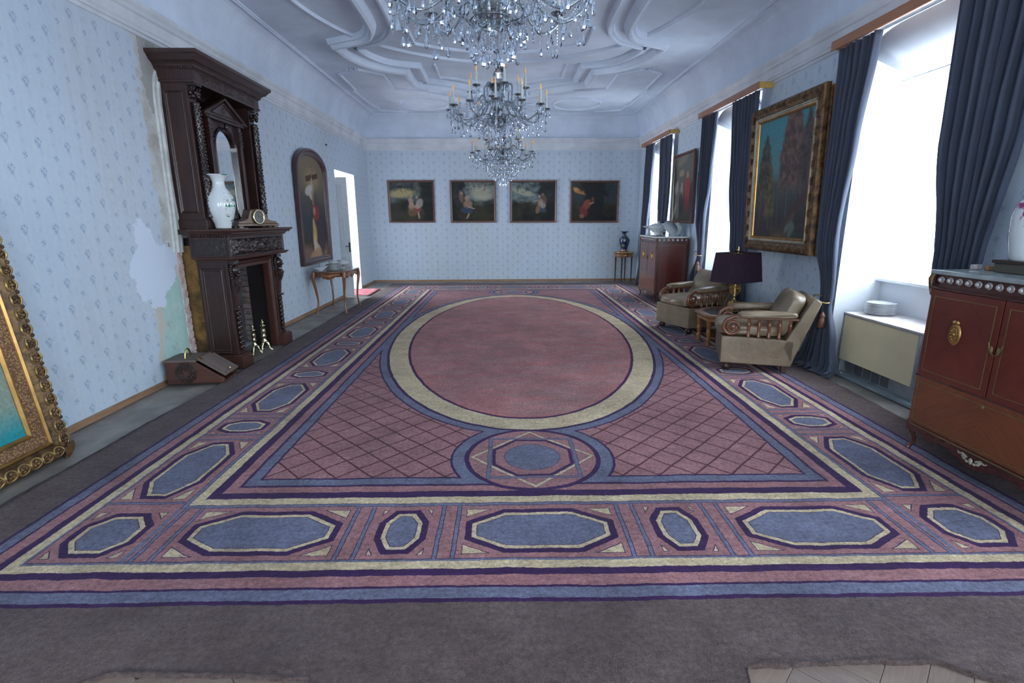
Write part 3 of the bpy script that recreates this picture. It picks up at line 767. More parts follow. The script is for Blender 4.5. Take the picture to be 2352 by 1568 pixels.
# ------------------------------------------------------------ fireplace (chimney piece)
FX, FY0, FY1 = -2.92, 5.60, 6.87
def ring_prof(y0, y1, xf, prof, z):
    """moulding around three sides of the chimney piece (two returns and the front)"""
    return M().sweep([(XL+.15, y0), (xf, y0), (xf, y1), (XL+.15, y1)], [(-o_, h) for o_, h in prof], base=z)
fp = thing('fireplace', 'tall dark carved walnut fireplace surround with mirrored overmantel against the left wall', 'fireplace', (XL+.25, 6.235, 0))
FO = Vector((-(XL+.25), -6.235, 0)); FM = Matrix.Translation(FO)
def fpart(name, m, mt=MWAL, par=None, **k): return obj(name, m.xf(FM), mt, par or fp, **k)
for (a, b), s_ in (((5.55, 5.79), 0), ((6.68, 6.92), 1)):
    fpart('plinth', M().box(-3.16, -2.872, a, b, 0, .13).box(-3.14, -2.885, a+.012, b-.012, .13, .15), MWAR, bevel=.004)
    # square post behind the carved herm
    pa, pb = (5.60, 5.76) if not s_ else (6.71, 6.87)
    fpart('pilaster', M().box(-3.12, -2.935, pa, pb, .15, 1.18), MWAL, bevel=.004)
    yc = (pa+pb)/2; xf = -2.93
    # herm: leafy drop, scroll console and lion mask
    h = M()
    for k in range(9):          # overlapping leaf drop
        z = .20+k*.055; w = .042-.002*abs(4-k)
        for sg in (-1, 0, 1): h.ball((xf+.008, yc+sg*.024, z+abs(sg)*.02), w*.75, 8, 5, (.55, .62, 1.0))
        h.ball((xf+.016, yc, z+.028), .022, 8, 5, (.8, .55, 1.1))
    fpart('leaf_drop', h, MWD)
    h = M().prism([(xf-.01, .66), (xf+.01, .66), (xf+.022, .74), (xf+.03, .83), (xf+.065, .90), (xf+.075, .95), (xf+.055, .985), (xf-.01, .985)], yc-.036, yc+.036, 'Y')
    h.box(xf-.01, xf+.035, yc-.055, yc+.055, .645, .668)
    for sg in (-1, 1):
        sp_ = [(xf+.035+.034*math.cos(t)*(1-t/16), yc+sg*.045, .935+.036*math.sin(t)*(1-t/16)) for t in [i_*.5 for i_ in range(24)]]
        h.tube(sp_, .010, 6)
    h.ball((xf+.05, yc, .955), .042, 10, 6, (.8, 1.0, .9))
    fpart('scroll_console', h, MWAL, bevel=.002)
    h = M().ball((xf+.028, yc, 1.075), .058, 14, 9, (.85, .9, 1.05)).ball((xf+.07, yc, 1.055), .026, 10, 6, (1, 1, .8)).ball((xf+.055, yc, 1.022), .022, 8, 5)
    for t in range(16):
        a_ = t*2*PI/16; h.ball((xf+.012, yc+.062*math.cos(a_), 1.075+.066*math.sin(a_)), .021, 7, 5, (.9, 1, 1))
        h.ball((xf+.0, yc+.045*math.cos(a_+.2), 1.015+.07*math.sin(a_)), .02, 7, 5)
    for sg in (-1, 1): h.ball((xf+.073, yc+sg*.02, 1.088), .008, 6, 4)
    h.box(xf-.01, xf+.05, yc-.06, yc+.06, 1.14, 1.175)
    fpart('lion_mask', h, MWD)
    # framed side panel
    ys = 5.592 if not s_ else 6.878; sg = -1 if not s_ else 1
    q = M().box(-3.27, -3.10, min(ys, ys-sg*.02), max(ys, ys-sg*.02), .0, 1.20)
    q.box(-3.27, -2.95, min(ys, ys-sg*.02), max(ys, ys-sg*.02), 1.10, 1.20)
    fpart('side_panel', M().box(-3.25, -2.94, min(ys, ys-sg*.007), max(ys, ys-sg*.007), .0, 1.19), MWAL)
    fr = M().sweep([(-3.235, .16), (-2.965, .16), (-2.965, 1.12), (-3.235, 1.12)], [(0, 0), (0, .014), (.018, .014), (.028, .004), (.04, .008), (.05, 0)], True, 'XZ', 0)
    fr.xf(Matrix.Translation((0, ys, 0)) @ Matrix.Diagonal((1, sg, 1, 1)))
    fpart('panel_moulding', fr, MWAL)
    fpart('side_base', M().box(-3.25, -2.90, min(ys, ys+sg*.02), max(ys, ys+sg*.02), 0, .11), MWAL, bevel=.004)
# inner architrave round the opening and hollow body
fr = M().sweep([(5.76, .0), (5.76, 1.155), (6.71, 1.155), (6.71, .0)], [(0, 0), (-.0, .02), (-.02, .03), (-.045, .012), (-.075, .01), (-.075, -.06)], False, 'YZ', -2.975)
fpart('opening_frame', fr, MWAR)
MDINB = mat('dark_inner_board', (.018, .014, .014), .8, 0, .2, 5)  # near-black boards lining the hollow body
fpart('inner_lining', M().box(-3.26, -2.99, 6.675, 6.69, 0, 1.14).box(-3.26, -2.99, 5.78, 5.795, 0, 1.14).box(-3.26, -2.99, 5.78, 6.69, 1.13, 1.145), MDINB)
fpart('backing_board', M().box(-3.41, -3.252, 5.60, 5.615, .03, 1.34), mat('yellow_packing_board', (.20, .11, .03), .8, 0, .35, 9, .3, 20))
# frieze with deep relief
fpart('frieze', M().box(-3.27, -2.86, 5.545, 6.93, 1.20, 1.43), MWAH, bevel=.003)
fpart('frieze_carving', carve(lambda a, b, h: (-2.859+h, 5.56+1.355*a, 1.235+.17*b), 170, 30, 2, .042, 11), MWD)
fpart('frieze_carving', carve(lambda a, b, h: (-3.25+.37*a, 5.544-h*.5, 1.24+.16*b), 50, 22, 5, .018, 3.5), MWD)
fpart('cartouche', M().ball((-2.838, 6.24, 1.32), .045, 14, 8, (.5, .8, 1.2)).tube([(-2.845, 6.24+.05*math.cos(t*.4), 1.32+.07*math.sin(t*.4)) for t in range(16)], .009, 6, True), MWAL)
lowp = [(0, 0), (.012, .0), (.02, .012), (.036, .02), (.04, .035), (.0, .035)]
fpart('lower_moulding', ring_prof(5.545, 6.93, -2.86, lowp, 1.185), MWAR)
dent = M()
for k in range(62): y = 5.535+k*.0228; dent.box(-2.862, -2.835, y, y+.012, 1.428, 1.448)
for k in range(16): x = -3.24+k*.0235; dent.box(x, x+.012, 5.52, 5.55, 1.428, 1.448); dent.box(x, x+.012, 6.93, 6.955, 1.428, 1.448)
o = fpart('dentil_course', dent, MWAH); o['kind'] = 'stuff'
shp = [(0, 0), (.025, .0), (.03, .012), (.045, .022), (.06, .028), (.078, .045), (.092, .052), (.094, .072), (0, .072)]
fpart('shelf_moulding', ring_prof(5.555, 6.92, -2.855, shp, 1.44), MWAR)
fpart('mantel_shelf', M().box(XL+.012, -2.79, 5.50, 6.985, 1.46, 1.511), MWAH, bevel=.003)
# overmantel
OX, OY0, OY1 = -3.09, 5.58, 6.97
for (a, b), ys, sg in (((5.58, 5.71), 5.58, -1), ((6.84, 6.97), 6.97, 1)):
    fpart('overmantel_post', M().box(XL+.012, OX, a, b, 1.511, 3.0), MWAL, bevel=.003)
    fpart('overmantel_base', M().box(XL+.012, OX+.02, a-.012, b+.012, 1.511, 1.60).box(XL+.012, OX+.01, a-.006, b+.006, 1.60, 1.615), MWAL, bevel=.003)
    fr = M().sweep([(XL+.04, 1.66), (OX-.03, 1.66), (OX-.03, 2.86), (XL+.04, 2.86)], [(0, 0), (0, .008), (.014, .008), (.022, .0), (.03, .006), (.04, 0)], True, 'XZ', 0)
    fr.xf(Matrix.Translation((0, ys, 0)) @ Matrix.Diagonal((1, sg, 1, 1)))
    fpart('panel_moulding', fr, MWAL)
    yc = (a+b)/2
    col_ = M().lathe([(.036, 1.63), (.040, 1.64), (.034, 1.66), (.034, 2.0), (.040, 2.02), (.033, 2.04), (.031, 2.72), (.040, 2.74), (.031, 2.75)], 14, (OX+.028, yc, 0))
    for k in range(30):
        z = 1.69+k*.035
        for t in range(3):
            a_ = -PI/2+PI*(t+(k % 2)*.5)/2.5; col_.ball((OX+.028+.034*math.cos(a_), yc+.034*math.sin(a_), z), .014, 6, 4, (1, 1, 1.2))
    fpart('carved_column', col_, MWD)
    cap = M().ball((OX+.045, yc, 2.83), .042, 12, 7, (.8, .8, 1.0))
    for t in range(10):
        a_ = t*2*PI/10; cap.ball((OX+.03+.035*math.cos(a_), yc+.05*math.sin(a_), 2.80+.03*(t % 2)), .02, 7, 5)
    for sg2 in (-1, 1): cap.tube([(OX+.05+.022*math.cos(t*.6)*(1-t/20), yc+sg2*.05, 2.87+.022*math.sin(t*.6)*(1-t/20)) for t in range(14)], .007, 6)
    cap.box(OX-.01, OX+.075, yc-.065, yc+.065, 2.90, 2.925)
    fpart('capital', cap, MWD)
arch_p = [(0, 0), (.012, 0), (.016, .02), (.006, .025), (.006, .115), (.018, .125), (.02, .145), (0, .145)]
def om_ring(prof, z, x=OX+.07): return M().sweep([(XL+.0, OY0-.005), (x, OY0-.005), (x, OY1+.005), (XL+.0, OY1+.005)], [(-o_, h) for o_, h in prof], base=z)
fpart('architrave', M().box(XL+.012, OX+.07, OY0-.005, OY1+.005, 2.925, 3.06), MWAH)
fpart('architrave_moulding', om_ring(arch_p, 2.92), MWAL)
for k in range(5):
    y = 5.66+k*.255; fpart('relief_panel', carve(lambda a, b, h: (OX+.076+h, y+.20*a, 2.95+.075*b), 26, 12, k, .014, 3), MWAL)
dn = M()
for k in range(60): y = OY0-.01+k*.0238; dn.box(OX+.08, OX+.105, y, y+.012, 3.045, 3.066)
for k in range(12): x = XL+.03+k*.0245; dn.box(x, x+.012, OY0-.035, OY0, 3.045, 3.066); dn.box(x, x+.012, OY1, OY1+.035, 3.045, 3.066)
o = fpart('dentil_course', dn, MWAL); o['kind'] = 'stuff'
cpr = [(0, 0), (.03, .0), (.035, .015), (.055, .03), (.075, .04), (.09, .06), (.11, .085), (.125, .095), (.13, .125), (0, .125)]
fpart('cornice', om_ring(cpr, 3.062), MWAH)
fpart('cornice_top', M().box(XL+.012, OX+.08, OY0-.01, OY1+.01, 3.06, 3.18), MWAH)
# recessed back with the mirror niche
bk = M(); yl, yr, zc_, rw = 6.01, 6.51, 2.38, .25
fpart('back_panel', M().box(XL+.012, XL+.04, 5.71, 6.84, 1.511, 2.93), MWAL)
ymid = (yl+yr)/2
ap = [(yl, 1.62)]+[(ymid-rw*math.cos(t*PI/16), zc_+.235*math.sin(t*PI/16)) for t in range(17)]+[(yr, 1.62)]
XM = XL+.265
fpart('mirror_board', M().box(XL+.04, XM-.05, yl-.10, yr+.10, 1.60, 2.70).box(XM-.05, XM-.02, yl-.10, yl, 1.60, 2.70).box(XM-.05, XM-.02, yr, yr+.10, 1.60, 2.70), MWAL)
# spandrel plate round the arch
sp = M(); o_ = []
for i_, (y, z) in enumerate(ap[1:-1]): o_ += [(XM-.025, y, z), (XM-.025, y, 2.68)]
sp.add(o_, [(2*i_, 2*i_+2, 2*i_+3, 2*i_+1) for i_ in range(16)])
fpart('spandrel', sp, MWAL, solid=.02, fix=False)
fpart('arch_moulding', M().sweep(ap, [(-.035, -.02), (-.035, .01), (-.02, .022), (-.005, .012), (.0, -.02)], False, 'YZ', XM-.02), MWD)
fpart('keystone', M().ball((XM+.02, ymid, 2.62), .03, 10, 6, (.8, .8, 1.3)), MWD)
g = Gr('old_mirror'); nz = g.noise(g.co('Object'), 6)
g.bsdf(g.mix(nz, (.80, .82, .82), (.88, .90, .90)), .03, 1.0); MMIR = g.mat
mp = [(y, z) for y, z in ap]
fpart('mirror', M().prism(mp, XM-.045, XM-.038, 'X'), MMIR)
for yy in (yl-.105, yr+.045):
    pl = M().box(XM-.03, XM+.015, yy, yy+.06, 1.60, 2.66).box(XM-.03, XM+.03, yy-.01, yy+.07, 1.60, 1.66)
    for k in range(5): pl.box(XM-.03, XM+.024, yy-.004, yy+.064, 2.45+k*.035, 2.468+k*.035)
    pl.box(XM-.03, XM+.035, yy-.012, yy+.072, 2.66, 2.70)
    fpart('inner_pilaster', pl, MWAL, bevel=.003)
fpart('inner_entablature', M().box(XL+.04, XM+.03, yl-.15, yr+.15, 2.66, 2.69).box(XL+.04, XM+.045, yl-.17, yr+.17, 2.69, 2.705), MWAL, bevel=.003)
ped = M().prism([(yl-.18, 2.706), (yr+.18, 2.706), (ymid, 2.905)], XL+.15, XM+.012, 'X')
fpart('pediment', ped, MWAL)
rk = M().sweep([(yr+.21, 2.70), (ymid, 2.915), (yl-.21, 2.70)], [(-.008, 0), (-.008, .15), (0, .165), (.022, .155), (.030, .12), (.034, 0)], False, 'YZ', XL+.15)
fpart('raking_cornice', rk, MWAH)
fpart('pediment_panel', M().sweep([(yl-.03, 2.73), (yr+.03, 2.73), (ymid, 2.865)], [(0, 0), (0, .012), (.012, .012), (.02, 0)], True, 'YZ', XM+.012).ball((XM+.012, ymid, 2.785), .028, 8, 5, (.4, 1, 1)), MWAL)
fpart('bowl_shelf', M().box(XL+.04, XM+.06, 5.72, 6.83, 1.53, 1.60), MWAH, bevel=.004)

# ------------------------------------------------------------ things on and by the fireplace
def porcelain(name, base, extra=None, rough=.12):
    g = Gr(name); v = g.co('Object'); col = g.mix(g.noise(v, 3), base, tuple(c*.94 for c in base))
    if extra: col = extra(g, v, col)
    g.bsdf(col, rough, 0, .6, None, **{'Coat Weight': .4, 'Coat Roughness': .05}); return g.mat
def green_branch(g, v, col):
    X, Y_, Z_ = g.xyz(v)
    # painted leaves and twigs on the side that faces the room
    side = g.step(X*.95+Y_*.15, .025, .05)
    vo = g.vor(g.comb(Y_-X, Z_*1.0, 0.0), 26); cl = g.step(g.noise(v, 9, 2), .44, .50)
    leaf_ = (1-g.step(vo, .34, .46))*cl*side
    tw = (1-g.step(g.abs(g.noise(g.comb(Y_*2, Z_), 7, 3)-.5), .004, .014))*side*g.step(Z_, .08, .12)
    col = g.mix(tw*.6, col, (.16, .14, .12)); return g.mix(leaf_, col, (.015, .20, .09))
MVASE = porcelain('white_porcelain_green_sprays', (.72, .77, .77), green_branch)
vp = [(.055, 0), (.078, .004), (.080, .02), (.085, .05), (.112, .12), (.135, .20), (.140, .26), (.128, .33), (.098, .385), (.070, .42), (.060, .455), (.062, .49), (.085, .525), (.118, .548), (.122, .553), (.116, .551), (.08, .528), (.05, .49), (.05, .45), (.0001, .44)]
tag(obj('vase', M().lathe(vp, 40), MVASE, None, (-2.985, 5.73, 1.513), (0, 0, .3)), 'tall white porcelain vase with green leaves on the mantel shelf', 'vase')
MCLK = wood('clock_mahogany', (.16, .085, .045), (.08, .042, .025), .3, 'Y', coat=.4)
MBRS = mat('polished_brass', (.72, .52, .22), .22, 1.0, .12, 6)
MBRP = mat('pale_brass', (.80, .72, .45), .25, 1.0, .12, 6)
ck = thing('mantel_clock', 'brown wooden mantel clock with a round brass-rimmed dial on the mantel shelf', 'clock', (-3.0, 6.49, 1.512), -.35)
tp = [(-.30, .045), (-.29, .075), (-.20, .085), (-.15, .11), (-.125, .165), (-.10, .205), (0, .222), (.10, .205), (.125, .165), (.15, .11), (.20, .085), (.29, .075), (.30, .045)]
obj('case', M().prism(tp, -.055, .055, 'X'), MCLK, ck, bevel=.004)
obj('base', M().box(-.07, .07, -.32, .32, .02, .047).box(-.062, .062, -.31, .31, .047, .055), MCLK, ck, bevel=.005)
for a in (-1, 1):
    for b in (-1, 1): obj('foot', M().box(a*.045-.02, a*.045+.02, b*.27-.03, b*.27+.03, 0, .02), MCLK, ck)
RY = Matrix.Rotation(PI/2, 4, 'Y')
obj('bezel', M().lathe([(.070, 0), (.088, .004), (.090, .016), (.078, .024), (.070, .016)], 32, cap=False, mtx=Matrix.Translation((.055, 0, .125)) @ RY), MBRP, ck)
g = Gr('clock_dial'); v = g.co('Object'); X, Y_, Z_ = g.xyz(v); zz = Z_-.125
ang = g.m('ARCTAN2', Y_, zz); rr = g.sqrt(Y_*Y_+zz*zz)
tick = g.lt(g.abs(g.m('FRACT', ang*(12/(2*PI))+.5)-.5), .10)*g.band(rr, .046, .062)
g.bsdf(g.mix(tick, (.30, .31, .29), (.05, .05, .05)), .35); MDIAL = g.mat
dl = obj('dial', M().lathe([(.0001, .010), (.072, .010)], 32, mtx=Matrix.Translation((.055, 0, .125)) @ RY), MDIAL, ck)
obj('hand', M().box(.066, .068, -.003, .003, .125, .165).box(.066, .068, 0, .045, .122, .127), MDKM, dl)
card = M().box(-.05, .05, -.035, .035, 0, .003)
tag(obj('card', card, mat('white_card', (.7, .7, .68), .7), None, (-2.90, 5.98, 1.513), (0, 0, .4)), 'small white card lying on the mantel shelf between vase and clock', 'card')
# coal box
MCOAL = wood('coal_box_oak', (.11, .040, .025), (.045, .018, .014), .45, 'X')
MCOAT = wood('coal_box_top', (.16, .12, .10), (.09, .065, .055), .6, 'X')
cb = thing('coal_box', 'low dark wooden coal box with sloping lid and brass handle on the floor', 'box', (-3.07, 5.12, 0), .08)
side = [(-.27, .03), (.26, .03), (.275, .065), (.02, .245), (-.25, .245)]
for y in (-.16, .14): obj('side_board', M().prism(side, y, y+.02, 'Y'), MCOAL, cb, bevel=.004)
obj('bottom_board', M().box(-.27, .26, -.14, .14, .02, .04), MCOAL, cb)
obj('back_board', M().box(-.27, -.25, -.15, .15, .03, .24), MCOAL, cb)
obj('top_board', M().box(-.27, .03, -.165, .165, .245, .262), MCOAT, cb, bevel=.004)
a_ = math.atan2(-.18, .26)
lid = M().box(0, .30, -.15, .15, 0, .018).box(.03, .27, -.11, .11, .018, .022)
lo = obj('lid', lid, MCOAT, cb, (.035, 0, .262), (0, -a_, 0), bevel=.004)
for y in (-.12, .12): obj('hinge', M().box(-.01, .03, y-.015, y+.015, .018, .023), MBRS, lo)
obj('knob', M().lathe([(.006, .018), (.014, .022), (.014, .036), (.004, .042)], 10, (.265, 0, 0)), MBRS, lo)
obj('handle', M().tube([(-.11, -.075, .262)]+[(-.11, -.05*math.cos(t*PI/10)-.02, .285+.065*math.sin(t*PI/10)) for t in range(11)]+[(-.11, .035, .262)], .009, 8), MBRS, cb)
ros = M()
for ring_, n_, rr_ in ((.035, 8, .010), (.065, 16, .011), (.09, 24, .009)):
    for t in range(n_): a_ = t*2*PI/n_; ros.ball((-.08+ring_*math.cos(a_), -.162, .135+ring_*math.sin(a_)), rr_, 7, 4, (1, .6, 1))
for rr_ in (.05, .078, .10): ros.tube([(-.08+rr_*math.cos(t*PI/16), -.160, .135+rr_*math.sin(t*PI/16)) for t in range(32)], .004, 5, True)
obj('carved_rosette', ros, MWD, cb)
# andirons
def andiron(loc, rz, s, label):
    r = thing('andiron', label, 'andiron', loc, rz, 'brass andirons in the hearth')
    st = [(.012, .12), (.035, .13), (.04, .15), (.022, .165), (.030, .20), (.038, .215), (.024, .235), (.032, .26), (.030, .30), (.020, .345), (.034, .352), (.036, .362), (.012, .372), (.010, .385), (.018, .395), (.016, .41), (.004, .425), (.003, .44)]
    obj('stem', M().lathe([(a*s, b*s) for a, b in st], 16), MBRP, r)
    for t in range(3):
        a_ = t*2*PI/3+.4; c_, s_ = math.cos(a_), math.sin(a_)
        m = M().tube([(c_*q_[0]*s, s_*q_[0]*s, q_[1]*s) for q_ in [(.01, .135), (.04, .115), (.052, .07), (.062, .04), (.082, .03), (.088, .015)]], [.014*s, .018*s, .015*s, .012*s, .016*s, .012*s], 8)
        m.ball((c_*.082*s, s_*.082*s, .016*s), .016*s, 8, 5)
        obj('leg', m, MBRP, r)
    obj('log_bar', M().tube([(0, 0, .06*s), (-.16, 0, .05*s), (-.17, 0, .0)], .008, 6), MDKM, r)
    return r
andiron((-2.985, 6.34, 0), -.1, .92, 'brass andiron nearer the right post of the fireplace opening')
andiron((-3.03, 6.17, 0), .15, .86, 'brass andiron nearer the left post, partly hidden by it')
# ------------------------------------------------------------ pictures
def paint(name, fn, w, h, rough=.55):
    g = Gr(name); v = g.co('Object'); X, Y_, Z_ = g.xyz(v)
    dn = g.noise(v, 9/max(w, h)*1.4, 3, .6, 0, True); a, b, _ = g.xyz(dn)
    u = X*(1/w)+.5+(a-.5)*.03; t = Z_*(1/h)+(b-.5)*.03
    col = fn(g, u, t, v)
    br = g.noise(v, 60, 3); col = g.mul(.6, col, g.ramp(br, [(.3, (.7, .7, .7)), (.7, (1.2, 1.2, 1.2))]))
    g.bsdf(col, rough, 0, .25, g.bump(br, .15, .002)); return g.mat
def foliage(g, v, sc, lo=.45, hi=.55, s=0): return g.step(g.noise(g.co('Object', (1, 1, 1), (s, s, s)), sc, 5, .7), lo, hi)
def picture(name, label, cat, w, h, loc, rz, prof, mframe, mcanvas, tilt=0.0, group=None, inner=None, arch=0.0, liner=None):
    """w, h outer size; prof [(inward, out)] from the outer edge; local: faces -Y, origin at bottom centre"""
    r = thing(name, label, cat, loc, 0, group, rot=(tilt, 0, rz))
    if arch:
        p = [(-w/2, 0), (w/2, 0), (w/2, h-arch)]+[(w/2*math.cos(k*PI/20), h-arch+arch*math.sin(k*PI/20)) for k in range(1, 20)]+[(-w/2, h-arch)]
    else: p = [(-w/2, 0), (w/2, 0), (w/2, h), (-w/2, h)]
    fr = M().sweep(p, [(a, -b) for a, b in prof], True, 'XZ', 0)
    obj('frame', fr, mframe, r)
    wi = prof[-1][0]
    if arch: cpoly = [(x*(w-2*wi+.02)/w, wi-.01+z*(h-2*wi+.02)/h) for x, z in p]
    else: cpoly = [(-w/2+wi-.01, wi-.01), (w/2-wi+.01, wi-.01), (w/2-wi+.01, h-wi+.01), (-w/2+wi-.01, h-wi+.01)]
    obj('canvas', M().prism(cpoly, -.016, -.008, 'Y'), mcanvas, r)
    return r
MFR1 = wood('red_brown_frame', (.13, .045, .028), (.06, .024, .018), .35, 'X', coat=.3)
fp1 = [(0, 0), (0, .03), (.006, .036), (.03, .034), (.04, .026), (.05, .020), (.052, .006)]
SKN = (.42, .28, .20)
def land(sky, seed, figs, glow=None, tree=0.8):
    def fn(g, u, t, v):
        n = g.noise(g.co('Object', (1, 1, 1), (seed, 0, seed)), 2.2, 4, .6)
        hor = g.step(t+(n-.5)*.5, .42, .56)
        col = g.ramp(n, [(.35, (.010, .011, .010)), (.6, (.040, .038, .022))])
        sk = g.ramp(g.noise(g.co('Object', (1, 1, 2), (seed*3, 0, 0)), 2.6, 4), [(.35, (.03, .045, .055)), (.62, sky)])
        col = g.mix(hor, col, sk)
        if glow: col = g.mix(ell(g, u, t, glow[0], glow[1], glow[2], glow[3], glow[4], .8)*.9, col, glow[5])
        # dark framing trees
        tr = g.step(g.abs(u-tree)*(1/.30)+(1-t)*.35+(n-.5)*1.6, .95, .6)
        tr = 1-g.step(g.abs(u-tree)*(1/.32)+(n-.5)*2.2+(.6-t)*.3, .55, .95)
        col = g.mix(tr*.88, col, (.012, .013, .013))
        fo = foliage(g, v, 14, .48, .60, seed)*g.step(t, .62, .8)
        col = g.mix(fo*.6, col, (.016, .018, .012))
        for (cx, cy, rx, ry, ro, c) in figs: col = g.mix(ell(g, u, t, cx, cy, rx, ry, ro, .5)*.72, col, c)
        return col
    return fn
RED, BLU, WHI = (.20, .035, .030), (.03, .07, .12), (.34, .33, .30)
F1 = [(.50, .38, .065, .09, 0, SKN), (.52, .25, .10, .10, .3, (.16, .09, .05)), (.50, .63, .028, .035, 0, SKN), (.62, .60, .028, .035, 0, SKN), (.49, .50, .05, .10, .2, SKN), (.67, .45, .07, .13, -.3, (.38, .34, .30)), (.63, .30, .09, .06, .2, (.22, .06, .05)), (.65, .18, .022, .09, .1, SKN), (.62, .38, .06, .05, 0, SKN)]
F2 = [(.24, .62, .05, .14, .1, (.22, .14, .09)), (.36, .58, .05, .06, 0, SKN), (.38, .44, .10, .10, .3, (.34, .22, .15)), (.36, .30, .13, .08, -.2, (.04, .07, .13)), (.45, .36, .09, .02, -.4, SKN), (.38, .16, .022, .08, -.4, SKN), (.25, .70, .03, .04, 0, SKN)]
F3 = [(.63, .62, .028, .035, 0, SKN), (.70, .66, .03, .04, 0, (.30, .18, .12)), (.66, .48, .05, .10, -.3, SKN), (.71, .42, .05, .10, -.1, WHI), (.73, .56, .05, .12, .2, (.15, .08, .06)), (.60, .32, .05, .10, -.2, (.25, .14, .08)), (.71, .30, .07, .05, 0, BLU), (.56, .52, .06, .012, .3, SKN), (.53, .62, .03, .05, 0, (.16, .22, .30))]
F4 = [(.46, .56, .03, .05, 0, (.25, .08, .05)), (.34, .44, .08, .12, -.3, (.32, .09, .06)), (.28, .28, .08, .13, .2, (.26, .035, .04)), (.24, .16, .05, .05, .3, (.30, .14, .09)), (.44, .47, .06, .02, .4, SKN)]
specs = [(-2.892, -1.719, 1.518, 2.559, 'leftmost landscape painting on the back wall, two pale figures seated together', land((.12, .14, .11), 1.0, F1, (.30, .70, .26, .10, .1, (.42, .34, .16)), .92)),
         (-1.318, -.156, 1.510, 2.554, 'landscape painting on the back wall with figures at left and river', land((.26, .29, .26), 2.3, F2, (.68, .70, .22, .16, -.2, (.40, .38, .28)), .05)),
         (.197, 1.391, 1.502, 2.548, 'landscape painting on the back wall with figures right of centre', land((.20, .25, .24), 3.7, F3, (.30, .72, .24, .07, -.3, (.36, .36, .26)), .9)),
         (1.741, 2.979, 1.494, 2.532, 'rightmost and darkest landscape painting on the back wall, kneeling red-robed figure', land((.05, .06, .055), 5.1, F4, (.16, .76, .16, .05, -.45, (.60, .28, .10)), .45))]
for i, (a, b, z0, z1, lb, fn) in enumerate(specs):
    picture('landscape_painting', lb, 'painting', b-a, z1-z0, ((a+b)/2, YB-.001, z0), 0, fp1, MFR1, paint('landscape_canvas_%d' % i, fn, b-a, z1-z0), 0.012, 'landscapes on the back wall')

def cruc(g, u, t, v):
    n = g.noise(v, 2.4, 4)
    col = g.ramp(t+(n-.5)*.3, [(0, (.20, .11, .06)), (.12, (.18, .10, .055)), (.22, (.045, .035, .030)), (.45, (.04, .05, .06)), (.62, (.085, .08, .07)), (.78, (.17, .13, .085)), (1, (.20, .15, .09))])
    for e_ in [(.52, .82, .26, .10, 0, (.32, .25, .13)), (.60, .40, .20, .26, 0, (.05, .035, .045))]: col = g.mix(ell(g, u, t, *e_[:5], 1.0)*.75, col, e_[5])
    wd = (.085, .04, .025)
    col = g.mix(g.band(u, .46, .55)*g.band(t, .50, .93), col, wd)
    cr_ = g.lt(g.abs(t-(u-.5)*.10-.845), .026)*g.band(u, .27, .76); col = g.mix(cr_, col, wd)
    for e_ in [(.50, .90, .035, .04, 0, (.36, .24, .15)), (.51, .945, .02, .012, 0, (.10, .07, .04)), (.50, .74, .055, .10, 0, (.42, .32, .22)), (.36, .72, .14, .045, .2, (.50, .49, .45)), (.42, .67, .10, .03, -.3, (.46, .45, .42)), (.50, .63, .035, .09, 0, (.30, .16, .09)),
               (.52, .555, .06, .03, 0, (.16, .05, .04)), (.60, .50, .13, .075, .15, (.26, .035, .025)), (.52, .52, .05, .04, 0, (.40, .24, .16)),
               (.46, .38, .045, .07, 0, (.44, .30, .20)), (.48, .27, .085, .13, -.15, (.50, .32, .10)), (.46, .21, .03, .10, -.3, (.60, .52, .40)), (.56, .15, .17, .05, -.4, (.55, .45, .34)), (.50, .09, .26, .06, .1, (.42, .24, .13)), (.80, .10, .13, .03, 0, (.35, .22, .15)), (.78, .28, .12, .22, 0, (.055, .04, .05))]:
        col = g.mix(ell(g, u, t, *e_[:5], .5)*.9, col, e_[5])
    return col
MFR2 = wood('dark_violet_frame', (.085, .035, .035), (.038, .018, .022), .32, 'Z', coat=.3)
picture('arched_painting', 'tall round-topped religious painting in dark frame above the console table', 'painting', 1.46, 1.95, (XL+.02, 9.48, .84), PI/2, [(0, -.01), (0, .05), (.012, .062), (.03, .064), (.06, .05), (.085, .046), (.10, .03), (.118, .026), (.122, .008)], MFR2, paint('crucifixion_canvas', cruc, 1.22, 1.75), .012, arch=.36)
def figs2(g, u, t, v):
    n = g.noise(v, 2.6, 4)
    col = g.ramp(t+(n-.5)*.4, [(0, (.05, .045, .035)), (.3, (.07, .062, .05)), (.6, (.12, .12, .11)), (1, (.16, .15, .13))])
    col = g.mix(g.step(u, .2, .05)*.0+ell(g, u, t, .05, .6, .14, .35, 0, .9)*.8, col, (.03, .04, .03))
    for e_ in [(.42, .72, .12, .05, 0, (.32, .28, .17)), (.45, .90, .25, .06, .2, (.24, .20, .16)), (.20, .50, .09, .09, 0, (.30, .29, .25)), (.22, .58, .04, .05, 0, SKN), (.24, .25, .11, .20, .1, (.14, .15, .12)), (.44, .42, .08, .13, 0, (.34, .28, .20)), (.45, .55, .04, .04, 0, SKN), (.43, .28, .10, .17, 0, (.03, .03, .04)), (.72, .45, .10, .22, -.1, (.34, .045, .04)), (.70, .68, .05, .05, 0, SKN), (.62, .52, .05, .14, .1, (.28, .07, .06)), (.68, .28, .08, .10, 0, (.20, .03, .035)), (.88, .35, .07, .22, 0, (.05, .05, .05)), (.12, .18, .16, .04, .8, (.24, .24, .22))]:
        col = g.mix(ell(g, u, t, *e_[:5], .5)*.85, col, e_[5])
    return col
